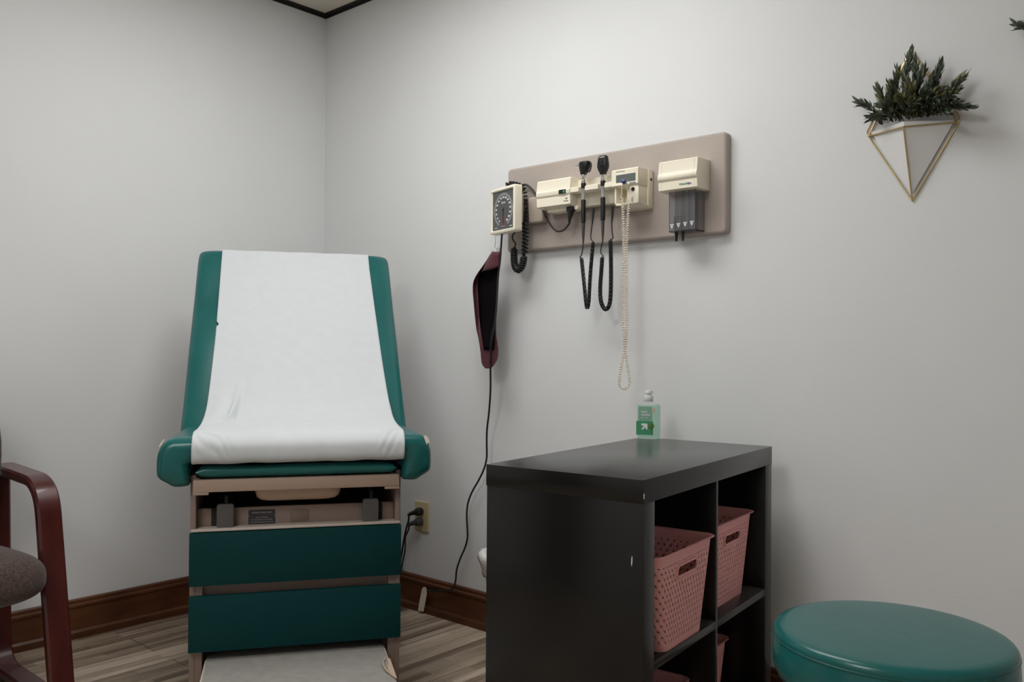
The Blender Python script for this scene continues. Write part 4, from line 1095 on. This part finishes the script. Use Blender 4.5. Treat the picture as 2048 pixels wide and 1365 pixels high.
# find the distance of the front corner from the wall
dF = min((abs(at(1807, 254, d/1000).x-pcx-.0), d/1000) for d in range(20, 200))[1]
Fp = at(1807, 254, dF)-Vector((pcx, 0, 1.603)); Fp.x = 0
b = NB(); r_ = .0021
for a_, c_ in ((Lp, Fp), (Rp, Fp), (Fp, Bp), (Lp, Bp), (Rp, Bp), (Lp, Tp), (Rp, Tp), (Lp, Rp)): tube(b, [a_, c_], r_, 8)
o2 = Vector((0, .006, .012))
for a_, c_ in ((Lp+Vector((.004, 0, .012)), Tp+Vector((0, 0, -.008))),): tube(b, [Lp, Lp+Vector((-.004, 0, .012)), Tp], r_*.9, 8); tube(b, [Rp, Rp+Vector((.003, 0, .014)), Tp], r_*.9, 8)
obj('brass_frame', b, 'gold', PL, smooth=60)
# ceramic insert: inverted 3-sided pyramid, hollow
b = NB(); up = Vector((0, 0, .0125))
k_ = .93
def sc_(p, k): return Bp+(p-Bp)*k
Lc, Rc, Fc = sc_(Lp, k_)+Vector((.002, -.004, 0)), sc_(Rp, k_)+Vector((-.002, -.004, 0)), sc_(Fp, .955)
Lt, Rt, Ft = Lc+up*1.7+Vector((-.002, 0, 0)), Rc+up*1.5+Vector((.002, 0, 0)), Fc+up*1.75+Vector((0, -.002, 0))
Bc = Bp+Vector((0, -.004, .016))
v = {n: b.verts.new(p) for n, p in dict(Lt=Lt, Rt=Rt, Ft=Ft, B=Bc).items()}
cen = (Lt+Rt+Ft)/3
inn = {n: b.verts.new(p.lerp(cen, .07)) for n, p in dict(Lt=Lt, Rt=Rt, Ft=Ft).items()}
low = {n: b.verts.new(p.lerp(cen, .12)-Vector((0, 0, .014))) for n, p in dict(Lt=Lt, Rt=Rt, Ft=Ft).items()}
for a_, c_ in (('Lt', 'Ft'), ('Ft', 'Rt'), ('Rt', 'Lt')):
    face(b, (v[a_], v[c_], v['B'])); face(b, (v[a_], inn[a_], inn[c_], v[c_])); face(b, (inn[a_], low[a_], low[c_], inn[c_]))
bmesh.ops.recalc_face_normals(b, faces=b.faces[:])
obj('ceramic_pot', b, 'ceramic', PL, smooth=0)
b = NB(); lv = [b.verts.new(p.lerp(cen, .13)-Vector((0, 0, .012))) for p in (Lt, Ft, Rt)]; face(b, lv); obj('moss', b, 'soil', PL, smooth=0)
def leaf(bm, base, d, up_, L_, W_, mi):
    d = d.normalized(); s = d.cross(up_); s = s.normalized() if s.length > 1e-6 else Vector((1, 0, 0)); n = s.cross(d).normalized()
    rows = []
    for t_, w_ in ((0, .12), (.25, .75), (.5, 1), (.75, .62), (1, .02)):
        c_ = base+d*(L_*t_)+n*(-.12*L_*t_*t_); ww = W_*w_/2
        rows.append([c_-s*ww+n*ww*.35, c_, c_+s*ww+n*ww*.35])
    grid(bm, rows, mi)
def sprig(tip, base, rnd, kind):
    bm = NB(); mid = base.lerp(tip, .5)+Vector((rnd.uniform(-.008, .008), -.012+rnd.uniform(-.006, .004), .012))
    path_ = catmull([base, mid, tip], 12); tube(bm, path_, .0010, 5, mi=3)
    n = len(path_); Lt_ = (tip-base).length
    cnt = int(20+Lt_*230); ang = rnd.uniform(0, 6)
    for i in range(cnt):
        f = .04+.96*(i/(cnt-1))**.9; p = path_[min(n-1, int(f*(n-1)))]; q = path_[min(n-1, int(f*(n-1))+1)]; tg_ = (q-p) if (q-p).length > 1e-6 else (tip-base)
        tg_.normalize(); ang += 2.4
        a0 = tg_.orthogonal().normalized(); a1 = tg_.cross(a0); rad = a0*math.cos(ang)+a1*math.sin(ang)
        sp_ = .75 if f < .88 else .35
        dir_ = (tg_*1.0 + rad*sp_*rnd.uniform(.7, 1.2)).normalized()
        if p.y + (dir_*.02).y > -.004: dir_.y = -abs(dir_.y)*.3
        leaf(bm, Vector(p), dir_, rad, rnd.uniform(.020, .029), rnd.uniform(.0068, .0100), rnd.choice(kind))
    return bm
rnd = random.Random(11)
tips = [(1812, 212, .08, [0, 2]), (1850, 205, .09, [0, 2]), (1790, 212, .07, [2, 1]), (1880, 208, .08, [0, 2]), (1762, 232, .05, [2, 0]), (1825, 180, .085, [1, 1, 0]), (1860, 170, .05, [2, 2]), (1810, 205, .05, [2]), (1780, 205, .05, [2]), (1850, 190, .04, [2]), (1885, 200, .04, [2]), (1821, 104, .045, [0, 2]), (1830, 126, .05, [0, 0, 2]), (1880, 131, .055, [2, 2, 0]), (1868, 150, .06, [0, 2]), (1925, 155, .055, [1, 0]), (1912, 180, .07, [1, 0]), (1905, 200, .09, [0, 2]), (1944, 214, .06, [2, 0]), (1895, 222, .10, [0, 2]), (1718, 205, .05, [0, 2]), (1757, 178, .05, [2, 1]), (1795, 143, .045, [1, 2]), (1780, 170, .06, [2, 1, 0]), (1742, 236, .06, [2, 0]), (1815, 165, .07, [1, 1, 0]), (1800, 195, .10, [1, 1]), (1840, 160, .06, [0, 2]), (1852, 185, .09, [0]), (1830, 200, .11, [1, 0]), (1765, 210, .07, [0, 2]), (1868, 205, .11, [0, 0, 2]), (1880, 180, .07, [0, 1]), (1845, 140, .05, [2, 0])]
org = Vector((pcx, 0, 1.603))
for (x, y, d, kd) in tips:
    tip = at(x, y, d)-org
    base = Vector((max(-.075, min(.075, tip.x*.55)), -.022-rnd.uniform(0, .022), .012))
    obj('sprig', sprig(tip, base, rnd, kd), ['leafA', 'leafB', 'leafC', 'stem'], PL, smooth=60)
# a second planter, almost entirely past the right edge of the picture: only its outermost leaves come in
t2 = at(2036, 50, .05) - (at(1718, 205, .05)-org)
dup(PL, t2, 0, 'second planter past the right picture edge, only a leaf tip in view')
